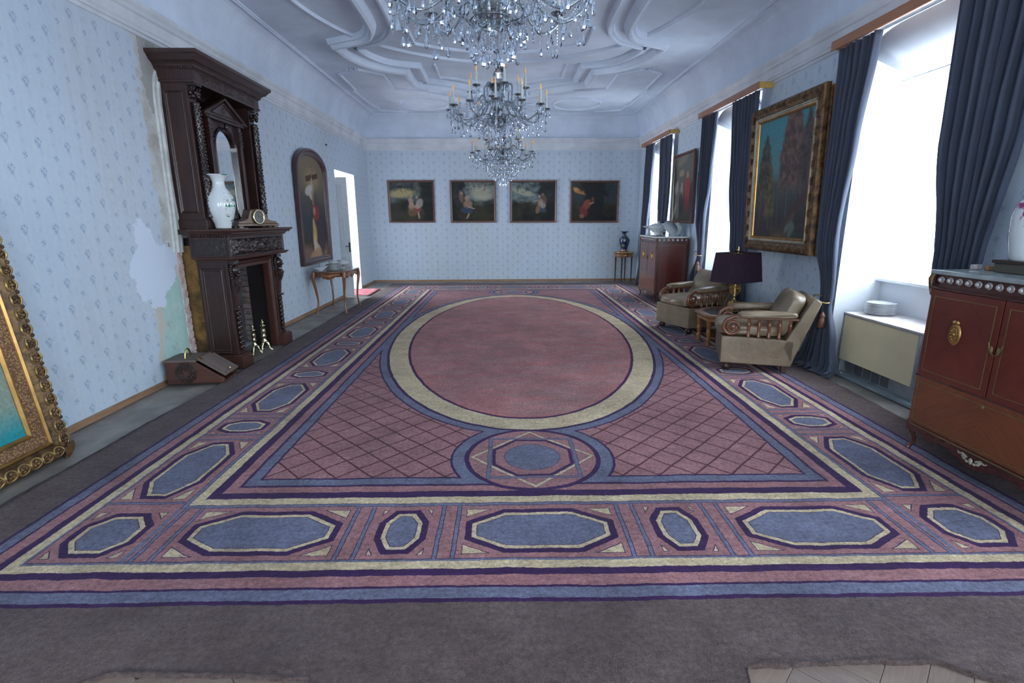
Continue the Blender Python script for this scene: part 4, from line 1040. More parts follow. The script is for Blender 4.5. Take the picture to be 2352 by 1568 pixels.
picture('figure_painting', 'smaller oil painting of robed figures between the middle and farthest windows', 'painting', 1.17, 1.30, (XR-.02, 10.22, 1.50), -PI/2, fp1, MFR1, paint('robed_figures_canvas', figs2, 1.17, 1.30), .02)
# big forest picture in a gilt frame
def forest(g, u, t, v):
    n = g.noise(v, 3.4, 5, .65); n2 = g.noise(g.co('Object', (1, 1, 1), (7, 0, 3)), 11, 4, .7)
    col = g.ramp(t+(n-.5)*.12, [(0, (.05, .045, .04)), (.10, (.10, .075, .045)), (.20, (.035, .032, .035)), (.30, (.05, .055, .055)), (.45, (.07, .09, .09)), (.55, (.09, .24, .27)), (1, (.06, .26, .30))])
    def tree(cx, top, wid, c1, c2, bot=.42):
        m_ = g.sqrt(g.mn(g.mx((top-t)*3.2, 0.0), 1.0))*wid-g.abs(u-cx)+(n2-.5)*.17
        mk = g.step(m_, -.01, .03)*g.step(t, bot-.06, bot+.06); cc = g.mix(g.step(n2, .38, .62), c1, c2); return mk, cc
    for a in ((.17, .82, .15, (.045, .042, .035), (.11, .09, .065), .36), (.30, .60, .10, (.06, .052, .028), (.16, .125, .055), .24), (.66, .98, .22, (.075, .05, .045), (.19, .11, .085), .42), (.90, .90, .12, (.05, .042, .045), (.10, .08, .072), .35)):
        mk, cc = tree(*a); col = g.mix(mk, col, cc)
    for cx, w_, z0_, z1_ in ((.12, .008, .12, .42), (.30, .006, .15, .4), (.62, .012, .24, .50), (.84, .009, .28, .5), (.96, .012, .3, .6), (.46, .006, .2, .4)): col = g.mix(g.lt(g.abs(u-cx+(n-.5)*.03), w_)*g.band(t, z0_, z1_)*.6, col, (.11, .12, .12))
    for e_ in [(.70, .20, .10, .03, .7, (.16, .17, .15)), (.74, .15, .04, .07, -.6, (.13, .17, .15)), (.48, .07, .22, .05, 0, (.15, .10, .055)), (.78, .29, .22, .05, .5, (.075, .045, .04)), (.20, .10, .2, .07, 0, (.028, .024, .030)), (.85, .08, .16, .09, .3, (.03, .04, .045))]: col = g.mix(ell(g, u, t, *e_[:5], .5)*.8, col, e_[5])
    return col
MGD = mat('antique_gilt_dark', (.19, .105, .042), .42, .5, .3, 14, .35, 60, col2=(.05, .027, .016))
MGL = mat('bright_gilt', (.50, .29, .095), .32, .8, .15, 9)
MGP = mat('pale_gilt_liner', (.46, .42, .32), .4, .3, .15, 9)
FW, FH = 1.60, 1.765
ff = thing('forest_painting', 'very large gilt-framed autumn forest painting on the window wall', 'painting', (XR-.075, 6.475, 1.185), 0, rot=(.03, 0, -PI/2))
P4 = lambda w, h, z=0: [(-w/2, z), (w/2, z), (w/2, z+h), (-w/2, z+h)]
obj('outer_frame', M().sweep(P4(FW, FH), [(a, -b) for a, b in [(0, 0), (0, .055), (.012, .070), (.03, .078), (.09, .070), (.115, .062), (.12, .05)]], True, 'XZ', 0), MGD, ff)
obj('liner', M().sweep(P4(FW-.24, FH-.24, .12), [(a, -b) for a, b in [(0, .04), (0, .058), (.012, .062), (.022, .05), (.03, .05), (.035, .04)]], True, 'XZ', 0), MGP, ff)
obj('inner_bead', M().sweep(P4(FW-.30, FH-.30, .15), [(a, -b) for a, b in [(0, .03), (0, .048), (.015, .052), (.03, .035), (.035, .018)]], True, 'XZ', 0), MGL, ff)
le = M()
for sx_ in (-1, 1):
    for k in range(10):
        z = .12+k*(FH-.24)/9
        for t in range(5):
            a_ = -.9+t*.45; le.ball((sx_*(FW/2-.055+.028*math.cos(a_)*(-1)), -.076, z+.045*math.sin(a_)), .022, 7, 4, (1.5, .45, .45))
for sz in (.05, FH-.05):
    for k in range(46): le.ball((-FW/2+.10+k*(FW-.2)/45, -.077, sz+.012*math.sin(k*2.4)), .021, 6, 4, (.8, .45, 1.1))
obj('leaf_ornament', le, MGD, ff)['kind'] = 'stuff'
obj('canvas', M().prism([(-FW/2+.17, .17), (FW/2-.17, .17), (FW/2-.17, FH-.17), (-FW/2+.17, FH-.17)], -.024, -.016, 'Y'), paint('forest_canvas', forest, FW-.34, FH), ff)
obj('backing_frame', M().box(-FW/2+.04, FW/2+.07, -.002, .028, -.0, FH-.03), MGL, ff, bevel=.006)
obj('backing_moulding', M().box(FW/2+.02, FW/2+.045, -.018, -.002, .0, FH-.05), MGD, ff, bevel=.004)

# gilt frame leaning at the left edge of the view
def teal(g, u, t, v):
    n = g.noise(v, 2.2, 4)
    return g.ramp(t+(n-.5)*.16, [(0, (.01, .20, .25)), (.16, (.02, .26, .30)), (.26, (.22, .30, .24)), (.36, (.28, .32, .26)), (.5, (.03, .30, .33)), (1, (.10, .34, .38))])
GH, GW = 1.75, 1.30
gf = thing('gilt_picture_frame', 'heavy gilt-framed teal seascape leaning against the left wall at the image edge', 'painting', (-3.135, 3.45-GW/2, 0.0), 0, rot=(-.115, 0, PI/2))
obj('outer_frame', M().sweep(P4(GW, GH), [(a, -b) for a, b in [(0, .0), (0, .05), (.02, .085), (.05, .10), (.085, .085), (.11, .06), (.115, .05)]], True, 'XZ', 0), MGD, gf)
sh = M(); rim = M()
for side_ in range(2):
    for k in range(17):
        z = .12+k*.098
        x = (GW/2-.055)*(1 if side_ else -1)
        rg = [(x+.036*math.cos(t*PI/8), -.097+.012*abs(math.sin(t*PI/8)), z+.044*math.sin(t*PI/8)) for t in range(16)]
        rim.tube(rg, .0075, 6, True)
        for t in range(4): sh.ball((x+.016*math.cos(t*1.6+k), -.098, z+.02*math.sin(t*1.6+k)), .013, 6, 4, (1, .6, 1))
        sh.ball((x+(.05 if side_ else -.05), -.07, z+.049), .015, 6, 4)
for k in range(13):
    x = -GW/2+.12+k*.088; z = .055
    rg = [(x+.04*math.cos(t*PI/8), -.097+.012*abs(math.sin(t*PI/8)), z+.034*math.sin(t*PI/8)) for t in range(16)]
    rim.tube(rg, .0075, 6, True)
    for t in range(3): sh.ball((x+.016*math.cos(t*2+k), -.098, z+.014*math.sin(t*2+k)), .013, 6, 4, (1, .6, 1))
for cx_ in (-1, 1):
    for t in range(9):
        a_ = t*PI/16-PI/2+(0 if cx_ > 0 else -PI/2); c_, s_ = math.cos(a_), math.sin(a_)
        x = cx_*(GW/2-.075); z = .075
        sh.tube([(x+c_*.01, -.10, z+s_*.01), (x+c_*.06, -.105, z+s_*.06), (x+c_*.10, -.07, z+s_*.10)], [.012, .013, .006], 6)
obj('shell_ornament', sh, MGD, gf)['kind'] = 'stuff'
obj('shell_rims', rim, mat('worn_gold_rim', (.42, .28, .11), .38, .7, .25, 12), gf)['kind'] = 'stuff'
obj('bright_edge', M().sweep(P4(GW-.23, GH-.23, .115), [(a, -b) for a, b in [(0, .04), (0, .066), (.008, .072), (.018, .06), (.02, .05)]], True, 'XZ', 0), MGL, gf)
g = Gr('gilt_fretwork_liner'); v = g.co('Object'); ch = g.vor(v, 75); X, Y_, Z_ = g.xyz(v)
g.bsdf(g.mix(g.step(ch, .3, .55), (.34, .20, .085), (.15, .075, .04)), .45, .45, .4, g.bump(ch, .5, .004)); MFRET = g.mat
obj('fretwork_liner', M().sweep(P4(GW-.27, GH-.27, .135), [(a, -b) for a, b in [(0, .04), (0, .052), (.07, .040), (.075, .03)]], True, 'XZ', 0), MFRET, gf)
obj('inner_edge', M().sweep(P4(GW-.42, GH-.42, .21), [(a, -b) for a, b in [(0, .03), (0, .045), (.010, .048), (.022, .03), (.024, .018)]], True, 'XZ', 0), MGL, gf)
obj('canvas', M().prism([(-GW/2+.225, .225), (GW/2-.225, .225), (GW/2-.225, GH-.225), (-GW/2+.225, GH-.225)], -.024, -.012, 'Y'), paint('seascape_canvas', teal, GW, GH), gf)

# small things on the left wall
MWPL = mat('white_plastic', (.75, .76, .76), .4)
sg_ = thing('paper_tag', 'small white paper tag with number 5 stuck beside the fireplace', 'tag', (XL+.003, 5.36, 1.345), 0, rot=(0, 0, PI/2))
obj('paper', M().box(-.035, .035, -.003, 0, -.02, .06), MWPL, sg_)
tx = bpy.data.curves.new('digit', 'FONT'); tx.body = '5'; tx.size = .055; tx.align_x = 'CENTER'; tx.extrude = .0006
to = bpy.data.objects.new('digit', tx); C.objects.link(to); bpy.context.view_layer.update(); dm = bpy.data.meshes.new_from_object(to); bpy.data.objects.remove(to); to = bpy.data.objects.new('digit', dm); C.objects.link(to); to.parent = sg_; to.location = (.004, -.0042, .0); to.rotation_euler = (PI/2, 0, 0); dm.materials.clear(); dm.materials.append(MDKM)
hk = M().lathe([(.0001, 0), (.018, 0), (.020, .008), (.010, .012), (.008, .022), (.012, .028), (.0001, .030)], 14, mtx=RY).xf(Matrix.Translation((XL, 10.58, 3.0)))
tag(obj('wall_hook', hk, MDKM), 'small black hook high on the left wall above the arched painting', 'hook')

# ------------------------------------------------------------ console table with dishes
MFRU = wood('warm_walnut_polish', (.30, .115, .045), (.15, .055, .025), .3, 'Z', coat=.4)
MFRT = wood('warm_walnut_top', (.20, .09, .05), (.12, .055, .035), .25, 'Y', coat=.4)
def cab_leg(m, x, y, ox, oy, H, r=1.0, kick=.05):
    """cabriole leg: bulges outward (ox, oy) at the knee, in at the ankle, out at the toe"""
    pts = []; rad = []
    for t, o_, q_ in ((0, .25, 1.0), (.12, .55, 1.05), (.28, .35, .85), (.5, -.25, .62), (.72, -.55, .5), (.88, -.20, .5), (.95, .10, .62), (1, .25, .75)):
        pts.append((x+ox*kick*o_, y+oy*kick*o_, H*(1-t)+.008)); rad.append(.026*r*q_)
    return m.tube(crom(pts, 4), [a for a in [rad[min(len(rad)-1, i//4)]*(1-(i % 4)/4)+rad[min(len(rad)-1, i//4+1)]*((i % 4)/4) for i in range((len(rad)-1)*4+1)]], 8)
ct = thing('console_table', 'small walnut console table with curved legs under the arched painting', 'table', (-2.985, 9.38, 0))
tp_ = []
for k in range(48):
    a_ = k*2*PI/48; c_, s_ = math.cos(a_), math.sin(a_)
    rx, ry = .315, .52; e_ = 3.4
    rr_ = 1/((abs(c_)/rx)**e_+(abs(s_)/ry)**e_)**(1/e_); rr_ *= 1+.02*math.cos(4*a_+PI)+.015*math.cos(8*a_)
    tp_.append((rr_*c_, rr_*s_))
obj('tabletop', M().prism(tp_, .715, .74), MFRT, ct, bevel=.006)
ap_ = M(); n_ = 96; vs_ = []
inn = [(x*.90, y*.93) for x, y in tp_]
for k in range(96):
    x, y = inn[k//2]; x2, y2 = inn[(k//2+1) % 48]; f_ = (k % 2)/2; X_, Y2 = x+(x2-x)*f_, y+(y2-y)*f_
    u_ = (X_ if abs(X_) < .27 else Y2)/.25; sc = .028*math.cos(u_*PI*1.5)+.01*math.cos(u_*PI*6)
    vs_ += [(X_, Y2, .716), (X_, Y2, .625-sc*.8)]
ap_.add(vs_, [(2*k, 2*((k+1) % 96), 2*((k+1) % 96)+1, 2*k+1) for k in range(96)], True)
obj('apron', ap_, MFRU, ct, solid=.018)
for sx_ in (-1, 1):
    for sy_ in (-1, 1): obj('leg', cab_leg(M(), sx_*.245, sy_*.43, sx_*.6, sy_*.9, .715, 1.15, .05), MFRU, ct)
MCER = porcelain('glazed_white_ceramic', (.56, .60, .62)); MPEW = mat('blue_grey_ceramic', (.34, .40, .43), .2, .1, .1, 6)
def plate(r=.125): return M().lathe([(.055, 0), (.058, .004), (.075, .006), (r, .016), (r+.001, .019), (.075, .010), (.0001, .008)], 28)
pp = obj('plate', plate(.135), MCER, None, (-2.955, 9.15, .741)); labs = ['lowest plate', 'second plate from the bottom', 'third plate from the bottom', 'middle plate', 'third plate from the top', 'second plate from the top', 'top plate']
for k in range(7):
    o = pp if k == 0 else pp.copy()
    if k: C.objects.link(o)
    o.location = (-2.955+random.uniform(-.004, .004), 9.15+random.uniform(-.004, .004), .741+k*.0145)
    tag(o, labs[k]+' of the stack on the left console table', 'plate', 'plates stacked on the console table')
tn = thing('covered_dish', 'grey-white lidded dish resting on the plate stack on console table', 'dish', (-2.955, 9.15, .853))
obj('bowl', M().lathe([(.04, 0), (.07, .008), (.092, .026), (.092, .029), (.0001, .026)], 24), MCER, tn)
lido = obj('lid', M().lathe([(.09, .029), (.085, .036), (.05, .052), (.0001, .06)], 24), MCER, tn)
obj('knob', M().lathe([(.006, .055), (.012, .066), (.010, .075), (.0001, .078)], 10), MCER, lido)
def tureen(loc, rz, s, label, m=MCER, name='tureen'):
    r = thing(name, label, 'tureen', loc, rz)
    obj('bowl', M().lathe([(.05*s, 0), (.058*s, .006*s), (.042*s, .02*s), (.08*s, .045*s), (.125*s, .085*s), (.135*s, .10*s), (.0001, .098*s)], 28, sx=1, sy=1.15), m, r)
    l_ = obj('lid', M().lathe([(.132*s, .10*s), (.135*s, .106*s), (.10*s, .13*s), (.05*s, .15*s), (.0001, .158*s)], 28, sx=1, sy=1.15), m, r)
    obj('knob', M().tube([(0, .022*s*math.cos(t*PI/6), .152*s+.025*s*math.sin(t*PI/6)) for t in range(7)], .007*s, 6), m, l_)
    for sg in (-1, 1): obj('handle', M().tube([(0, sg*.14*s, .09*s), (0, sg*.175*s, .10*s), (0, sg*.175*s, .07*s), (0, sg*.12*s, .06*s)], .008*s, 6), m, r)
    return r
tureen((-2.91, 9.49, .741), .2, 1.05, 'glossy white lidded tureen standing beside the plates on the console table')
gb = thing('gravy_boat', 'small white gravy boat at the near end of the console table', 'dish', (-3.11, 8.925, .741), .6)
obj('saucer', M().lathe([(.04, 0), (.075, .008), (.077, .011), (.0001, .006)], 20, sx=1.3), MCER, gb)
def gbf(a, b):
    t = a*2*PI; r_ = .02+.045*math.sin(b*PI/2); return (r_*1.5*math.cos(t)*(1+.35*b*max(0, math.cos(t))), r_*math.sin(t), .008+.06*b+.03*b*max(0, math.cos(t))**2)
obj('boat', M().grid(gbf, 20, 8), MCER, gb, solid=.003)
obj('ladle', M().tube([(-.02, 0, .05), (.0, .03, .09), (.02, .06, .14)], .004, 6), MPEW, gb)

# ------------------------------------------------------------ round side table in the far corner, and its vase
st = thing('side_table', 'small round side table with thin legs in the far right corner', 'table', (3.11, 13.38, 0))
obj('tabletop', M().lathe([(.22, .735), (.255, .74), (.26, .75), (.255, .762), (.0001, .762)], 32), mat('veined_marble_top', (.36, .34, .31), .25, 0, .2, 12), st)
obj('gallery_rim', M().lathe([(.257, .742), (.264, .744), (.264, .768), (.257, .768)], 32), MBRS, st)
obj('apron', M().lathe([(.225, .64), (.235, .65), (.235, .735), (.2, .735)], 32), MFRU, st)
for k in range(4):
    a_ = PI/4+k*PI/2+.35; x, y = .205*math.cos(a_), .205*math.sin(a_)
    obj('leg', M().lathe([(.010, 0), (.012, .02), (.014, .05), (.020, .60), (.024, .62), (.024, .66)], 10, (x, y, 0)), MWAR, st)
for k in range(3):
    a_ = -PI/2+(k-1)*.9; obj('gilt_mount', M().ball((.238*math.cos(a_), .238*math.sin(a_), .69), .024, 10, 6, (.8, .5, 1)).ball((.238*math.cos(a_), .238*math.sin(a_), .665), .012, 6, 4), MBRS, st)
def clois(g, v, col):
    X, Y_, Z_ = g.xyz(v); vo = g.vor(v, 9, 'F1', 1); vd = g.vor(v, 9); r1, g1, b1 = g.xyz(vo)
    c = g.ramp(r1, [(0, (.012, .018, .10)), (.35, (.60, .50, .46)), (.6, (.16, .26, .10)), (.8, (.03, .10, .10))], True)
    c = g.mix(g.step(vd, .42, .52), c, (.012, .018, .09))
    low = g.lt(Z_, .05); return g.mix(low, c, (.45, .17, .09))
MCLO = porcelain('enamelled_blue_vase', (.5, .5, .5), clois)
tag(obj('vase', M().lathe([(.075, 0), (.088, .01), (.082, .04), (.075, .06), (.09, .12), (.125, .22), (.135, .29), (.115, .34), (.065, .375), (.055, .40), (.055, .45), (.075, .485), (.11, .50), (.105, .506), (.06, .48), (.0001, .46)], 32), MCLO, None, (3.11, 13.38, .769)), 'blue enamelled vase with pink flowers on the round corner table', 'vase')
# ------------------------------------------------------------ mahogany cabinets
g = Gr('mahogany_chevron'); v = g.co('Object'); X, Y_, Z_ = g.xyz(v)
s_ = g.comb((g.abs(X-.28*g.m('SIGN', X))+Z_)*1.0, Y_*2, (Z_-g.abs(X-.28*g.m('SIGN', X)))*.12)
n1 = g.noise(s_, 38, 3, .55); n3 = g.noise(v, 3, 3)
g.bsdf(g.ramp(n1*.5+n3*.5, [(.35, (.095, .013, .008)), (.65, (.155, .026, .013))]), .3, 0, .5, None, **{'Coat Weight': .3, 'Coat Roughness': .1}); MMAH = g.mat
g = Gr('mahogany_flame_lower'); v = g.co('Object'); X, Y_, Z_ = g.xyz(v)
n1 = g.noise(g.comb((g.abs(X)+Z_*1.3), Y_, (Z_-g.abs(X))*.12), 36, 3, .55); n3 = g.noise(v, 3, 3)
g.bsdf(g.ramp(n1*.5+n3*.5, [(.35, (.13, .034, .011)), (.65, (.22, .062, .020))]), .3, 0, .5, None, **{'Coat Weight': .3, 'Coat Roughness': .1}); MMAL = g.mat
MMAD = wood('mahogany_dark_rail', (.085, .020, .014), (.045, .011, .010), .28, 'X', coat=.45)
MINL = mat('olive_inlay_line', (.20, .15, .055), .4, .2)
MMARB = mat('grey_marble_top', (.36, .40, .39), .2, 0, .2, 5, 0, col2=(.22, .25, .25))
MMARW = mat('white_marble_top', (.72, .72, .70), .2, 0, .1, 5)
MPEARL = mat('silvery_stud', (.62, .58, .56), .2, .4, .1, 30)
def cabinet(label, loc, w, d, mtop, front_mount=True):
    """local: front faces -Y at y=0, origin at floor centre of the front"""
    r = thing('cabinet', label, 'cabinet', (loc[0], loc[1], .018), -PI/2)
    h0, h1, h2, h3 = .190, .530, 1.12, 1.217
    obj('body', M().box(-w/2, w/2, .012, d, h0, h3), MMAD, r, bevel=.004)
    for sx_ in (-1, 1):
        xs = sx_*w/2
        obj('side_panel', M().box(xs-(0 if sx_ > 0 else .004), xs+(.004 if sx_ > 0 else 0), .06, d-.05, .24, 1.11), MMAH, r)
        fr = M().sweep([(.075, .255), (d-.065, .255), (d-.065, 1.095), (.075, 1.095)], [(0, 0), (0, .002), (.006, .002), (.006, 0)], True, 'YZ', 0).xf(Matrix.Translation((xs+sx_*.004, 0, 0)) @ Matrix.Diagonal((sx_, 1, 1, 1)))
        obj('inlay', fr, MINL, r)
        for k in range(7):
            y = .05+k*(d-.10)/6
            obj('stud', M().ball((xs+sx_*.003, y, 1.185), .014, 10, 6, (.5, 1, 1)).lathe([(.020, 0), (.022, .003), (.017, .004)], 14, mtx=Matrix.Translation((xs, y, 1.185)) @ Matrix.Rotation(sx_*PI/2, 4, 'Y')), MPEARL, r)
    for s in (-1, 1):
        a, b = (-w/2+.012, -.004) if s < 0 else (.004, w/2-.012)
        dr = obj('door', M().box(a, b, -.006, .014, h1+.012, h2), MMAH, r, bevel=.002)
        obj('inlay', M().sweep([(a+.035, h1+.05), (b-.035, h1+.05), (b-.035, h2-.04), (a+.035, h2-.04)], [(0, -.0075), (0, -.009), (.005, -.009), (.005, -.0075)], True, 'XZ', 0), MINL, dr)
        c_ = (a+b)/2+s*.02
        md = M().lathe([(.0001, .006), (.030, .008), (.036, .003), (.046, .012), (.052, .003), (.056, 0)], 24, mtx=Matrix.Translation((c_, -.008, .865)) @ Matrix.Diagonal((.78, 1, 1.25, 1)) @ Matrix.Rotation(PI/2, 4, 'X'))
        for t in range(12): md.ball((c_+.022*math.cos(t*PI/6), -.014, .865+.036*math.sin(t*PI/6)), .007, 6, 4)
        md.ball((c_, -.015, .865), .012, 8, 5); md.ball((c_-.012, -.012, .94), .014, 6, 4).ball((c_+.012, -.012, .94), .014, 6, 4)
        obj('oval_medallion', md, MGL, dr)
        obj('escutcheon', M().ball((s*.022, -.010, .83), .016, 8, 5, (.8, .4, 1.5)).tube([(s*.006, -.01, .80), (s*.03, -.012, .825), (s*.045, -.01, .87)], .004, 5), MINL, dr)
    fl = obj('drop_front', M().box(-w/2+.012, w/2-.012, -.006, .014, h0+.012, h1), MMAL, r, bevel=.002)
    obj('inlay', M().sweep([(-w/2+.04, h0+.035), (w/2-.04, h0+.035), (w/2-.04, h1-.03), (-w/2+.04, h1-.03)], [(0, -.0075), (0, -.009), (.005, -.009), (.005, -.0075)], True, 'XZ', 0), MINL, fl)
    obj('keyhole', M().ball((0, -.008, h1-.045), .012, 8, 5, (1, .4, 1)), MINL, fl)
    for za, zb, ya in ((h0-.004, h0+.010, -.010), (h1-.002, h1+.012, -.004), (h2+.003, h2+.016, -.012)): obj('rail', M().box(-w/2, w/2, ya, .012, za, zb), MMAD, r, bevel=.002)
    obj('rail_bead', M().box(-w/2, w/2, -.013, -.009, h0-.003, h0+.005), MINL, r)
    n = int(w/.0665)
    for k in range(n):
        x = -w/2+.055+k*(w-.11)/(n-1)
        obj('stud', M().ball((x, -.004, 1.185), .014, 10, 6, (1, .5, 1)).lathe([(.020, 0), (.023, .003), (.017, .005)], 14, mtx=Matrix.Translation((x, .012, 1.185)) @ Matrix.Rotation(PI/2, 4, 'X')), MPEARL, r)
    obj('marble_top', M().box(-w/2-.012, w/2+.012, -.018, d+.0, h3+.002, h3+.03), mtop, r, bevel=.006)
    ap = []
    for k in range(41):
        t = -1+k/20; z = h0-.035-.060*math.exp(-(t*3.2)**2)-.030*math.exp(-((abs(t)-.62)*7)**2)-.02*math.exp(-((abs(t)-.95)*9)**2); ap.append((t*w/2, z))
    obj('apron', M().prism([(-w/2, h0), (w/2, h0)]+ap[::-1], -.004, .014, 'Y'), MMAD, r)
    gm = M()
    for t in range(7):
        a_ = -PI*.05-t*PI*.15; gm.ball((.035*math.cos(a_)*1.6, -.010, h0-.035+.028*math.sin(a_)), .012, 7, 4, (1.2, .6, .8))
    gm.ball((0, -.012, h0-.05), .016, 8, 5, (1, .6, 1.3))
    for sx_ in (-1, 1): gm.tube([(sx_*.03, -.008, h0-.04), (sx_*.06, -.01, h0-.025), (sx_*.085, -.008, h0-.035), (sx_*.10, -.006, h0-.025)], [.008, .007, .006, .003], 6)
    obj('apron_mount', gm, MGP, r)
    for sx_ in (-1, 1):
        for y, sy_ in ((.02, -1), (d-.03, 1)):
            obj('leg', cab_leg(M(), sx_*(w/2-.03), y, sx_*.7, sy_*.7, h0+.01, .95, .035), MMAD, r)
        obj('corner_mount', M().tube([(sx_*(w/2-.003), .002, 1.23), (sx_*(w/2+.006), -.008, 1.19), (sx_*(w/2+.004), -.006, 1.14), (sx_*(w/2-.002), 0, 1.08)], [.014, .017, .012, .005], 7), MGD, r)
        obj('corner_mount', M().tube([(sx_*(w/2-.003), d-.002, 1.23), (sx_*(w/2+.006), d-.03, 1.19), (sx_*(w/2+.002), d-.03, 1.10)], [.014, .015, .006], 7), MGD, r)
    return r
cabinet('large dark red mahogany cabinet with grey marble top at the right edge', (2.832, 2.83, 0), 1.05, .62, MMARB)
cabinet('farther mahogany cabinet with white marble top and dishes, beside the far curtain', (2.862, 10.27, 0), 1.13, .60, MMARW)
ZT = 1.2665
# on the far cabinet
cpt = thing('compote', 'white footed compote dish at the far end of the farther cabinet', 'dish', (2.97, 10.66, ZT))
obj('foot', M().lathe([(.06, 0), (.062, .006), (.035, .02), (.022, .05), (.024, .10), (.035, .125)], 20), MCER, cpt)
obj('dish', M().lathe([(.03, .12), (.08, .14), (.14, .175), (.143, .18), (.08, .155), (.0001, .14)], 28), MCER, cpt)
tureen((3.03, 10.24, ZT+.017), .1, 1.45, 'big white tureen with ring-knobbed lid on the farther cabinet', MCER)
tag(obj('platter', M().lathe([(.09, 0), (.16, .008), (.19, .014), (.192, .017), (.0001, .009)], 32, sy=1.15), MCER, None, (3.03, 10.24, ZT)), 'white oval platter under the big tureen on the farther cabinet', 'platter')
lp_ = M().lathe([(.095, 0), (.15, .012), (.152, .016), (.0001, .008)], 28).xf(Matrix.Translation((3.155, 9.90, ZT+.155)) @ Matrix.Rotation(.95, 4, 'X') @ Matrix.Rotation(.3, 4, 'Y'))
tag(obj('plate', lp_, MCER), 'white plate propped upright against the big tureen', 'plate')
def bluesprig(g, v, col): return g.mix((1-g.step(g.vor(v, 18), .2, .35))*g.step(g.noise(v, 8), .5, .6), col, (.06, .08, .20))
jr = thing('lidded_jar', 'pale ginger jar with small blue flowers on the farther cabinet', 'jar', (3.355, 10.07, ZT))
MJAR = porcelain('pale_celadon_sprigged', (.46, .54, .54), bluesprig)
obj('body', M().lathe([(.05, 0), (.062, .01), (.075, .06), (.098, .12), (.10, .16), (.085, .195), (.055, .215), (.0001, .215)], 24), MJAR, jr)
obj('lid', M().lathe([(.06, .212), (.062, .222), (.04, .24), (.012, .25), (.0001, .255)], 20), MJAR, jr)
# on the near cabinet
tag(obj('trinket_box', M().box(-.028, .028, -.02, .02, 0, .032), mat('mother_of_pearl', (.5, .44, .42), .25, .1, .2, 40), None, (3.07, 3.32, ZT), (0, 0, .3), bevel=.004), 'tiny pearly grey trinket box on the near cabinet beside the curtain', 'box')
tag(obj('trinket_box', M().box(-.024, .024, -.02, .02, 0, .030), mat('tan_leather_box', (.42, .22, .12), .4), None, (3.09, 3.245, ZT), (0, 0, -.2), bevel=.005), 'tiny tan trinket box right of the pearly one on near cabinet', 'box')
sd = thing('wooden_stand', 'dark wooden stand on the near cabinet at the image edge', 'stand', (3.12, 3.06, ZT))
obj('base', M().box(-.09, .09, -.10, .10, 0, .055), wood('stand_olive_wood', (.10, .085, .06), (.06, .05, .04), .4, 'Y'), sd, bevel=.004)
obj('top', M().box(-.10, .10, -.11, .11, .055, .075), MWAL, sd, bevel=.004)
def blossoms(g, v, col):
    X, Y_, Z_ = g.xyz(v); b = g.step(g.noise(v, 10, 3), .5, .56)*g.band(Z_, .20, .36)
    gr_ = g.step(g.noise(g.co('Object', (1, 1, 1), (4, 4, 4)), 12, 3), .56, .62)*g.band(Z_, .10, .24)
    return g.mix(b, g.mix(gr_, col, (.03, .22, .20)), (.30, .03, .14))
fv = thing('flower_jar', 'white porcelain jar with magenta blossoms on the dark wooden stand', 'jar', (3.12, 3.06, ZT+.0755))
MFJ = porcelain('white_jar_magenta_blossom', (.62, .66, .66), blossoms)
obj('body', M().lathe([(.07, 0), (.08, .01), (.085, .05), (.10, .15), (.105, .25), (.09, .33), (.06, .37), (.0001, .375)], 28), MFJ, fv)
obj('lid', M().lathe([(.065, .37), (.068, .38), (.045, .40), (.012, .42), (.018, .435), (.0001, .45)], 20), MFJ, fv)

# ------------------------------------------------------------ armchairs
g = Gr('taupe_leather'); v = g.co('Object'); cr_ = g.vor(g.co('Object', (1, 1, 1)), 9, 'DISTANCE_TO_EDGE'); n1 = g.noise(v, 4, 4, .6); fn_ = g.noise(v, 260, 2)
wr = g.noise(v, 7, 5, .7, 1.2)
g.bsdf(g.ramp(n1, [(.3, (.165, .118, .070)), (.68, (.275, .205, .130))]), g.noise(v, 6, 2)*.18+.24, 0, .6, g.bump(wr*.9+fn_*.05, .42, .014)); MLEA = g.mat
MCHW = wood('chair_redwood', (.22, .075, .035), (.12, .042, .022), .25, 'Z', coat=.5)
def pillow(m, x0, x1, y0, y1, z0, z1, puff=.035, n=12, seed=0, crown=.03):
    cx, cy, cz = (x0+x1)/2, (y0+y1)/2, (z0+z1)/2; a, b, c = (x1-x0)/2, (y1-y0)/2, (z1-z0)/2
    vs = []; fs = []; idx = {}
    def P(u, v_, w):
        # superellipsoid-like cushion
        k = 5.5; L = (abs(u)**k+abs(v_)**k+abs(w)**k)**(1/k); u, v_, w = u/L, v_/L, w/L
        e_ = .008*mnoise.noise((u*2.2+seed, v_*2.2, w*2+seed))
        z = cz+w*c+(crown*(1-u*u)*(1-v_*v_) if w > 0 else 0)
        return (cx+u*(a+e_), cy+v_*(b+e_), z+e_)
    def face(f):
        m.grid(f, n, n)
    face(lambda s, t: P(2*s-1, 2*t-1, 1)); face(lambda s, t: P(2*t-1, 2*s-1, -1))
    face(lambda s, t: P(2*s-1, -1, 2*t-1)); face(lambda s, t: P(2*t-1, 1, 2*s-1))
    face(lambda s, t: P(1, 2*s-1, 2*t-1)); face(lambda s, t: P(-1, 2*t-1, 2*s-1))
    return m
def weld(o, d=.0008):
    b = bmesh.new(); b.from_mesh(o.data); bmesh.ops.remove_doubles(b, verts=b.verts, dist=d); bmesh.ops.recalc_face_normals(b, faces=b.faces); b.to_mesh(o.data); b.free(); return o
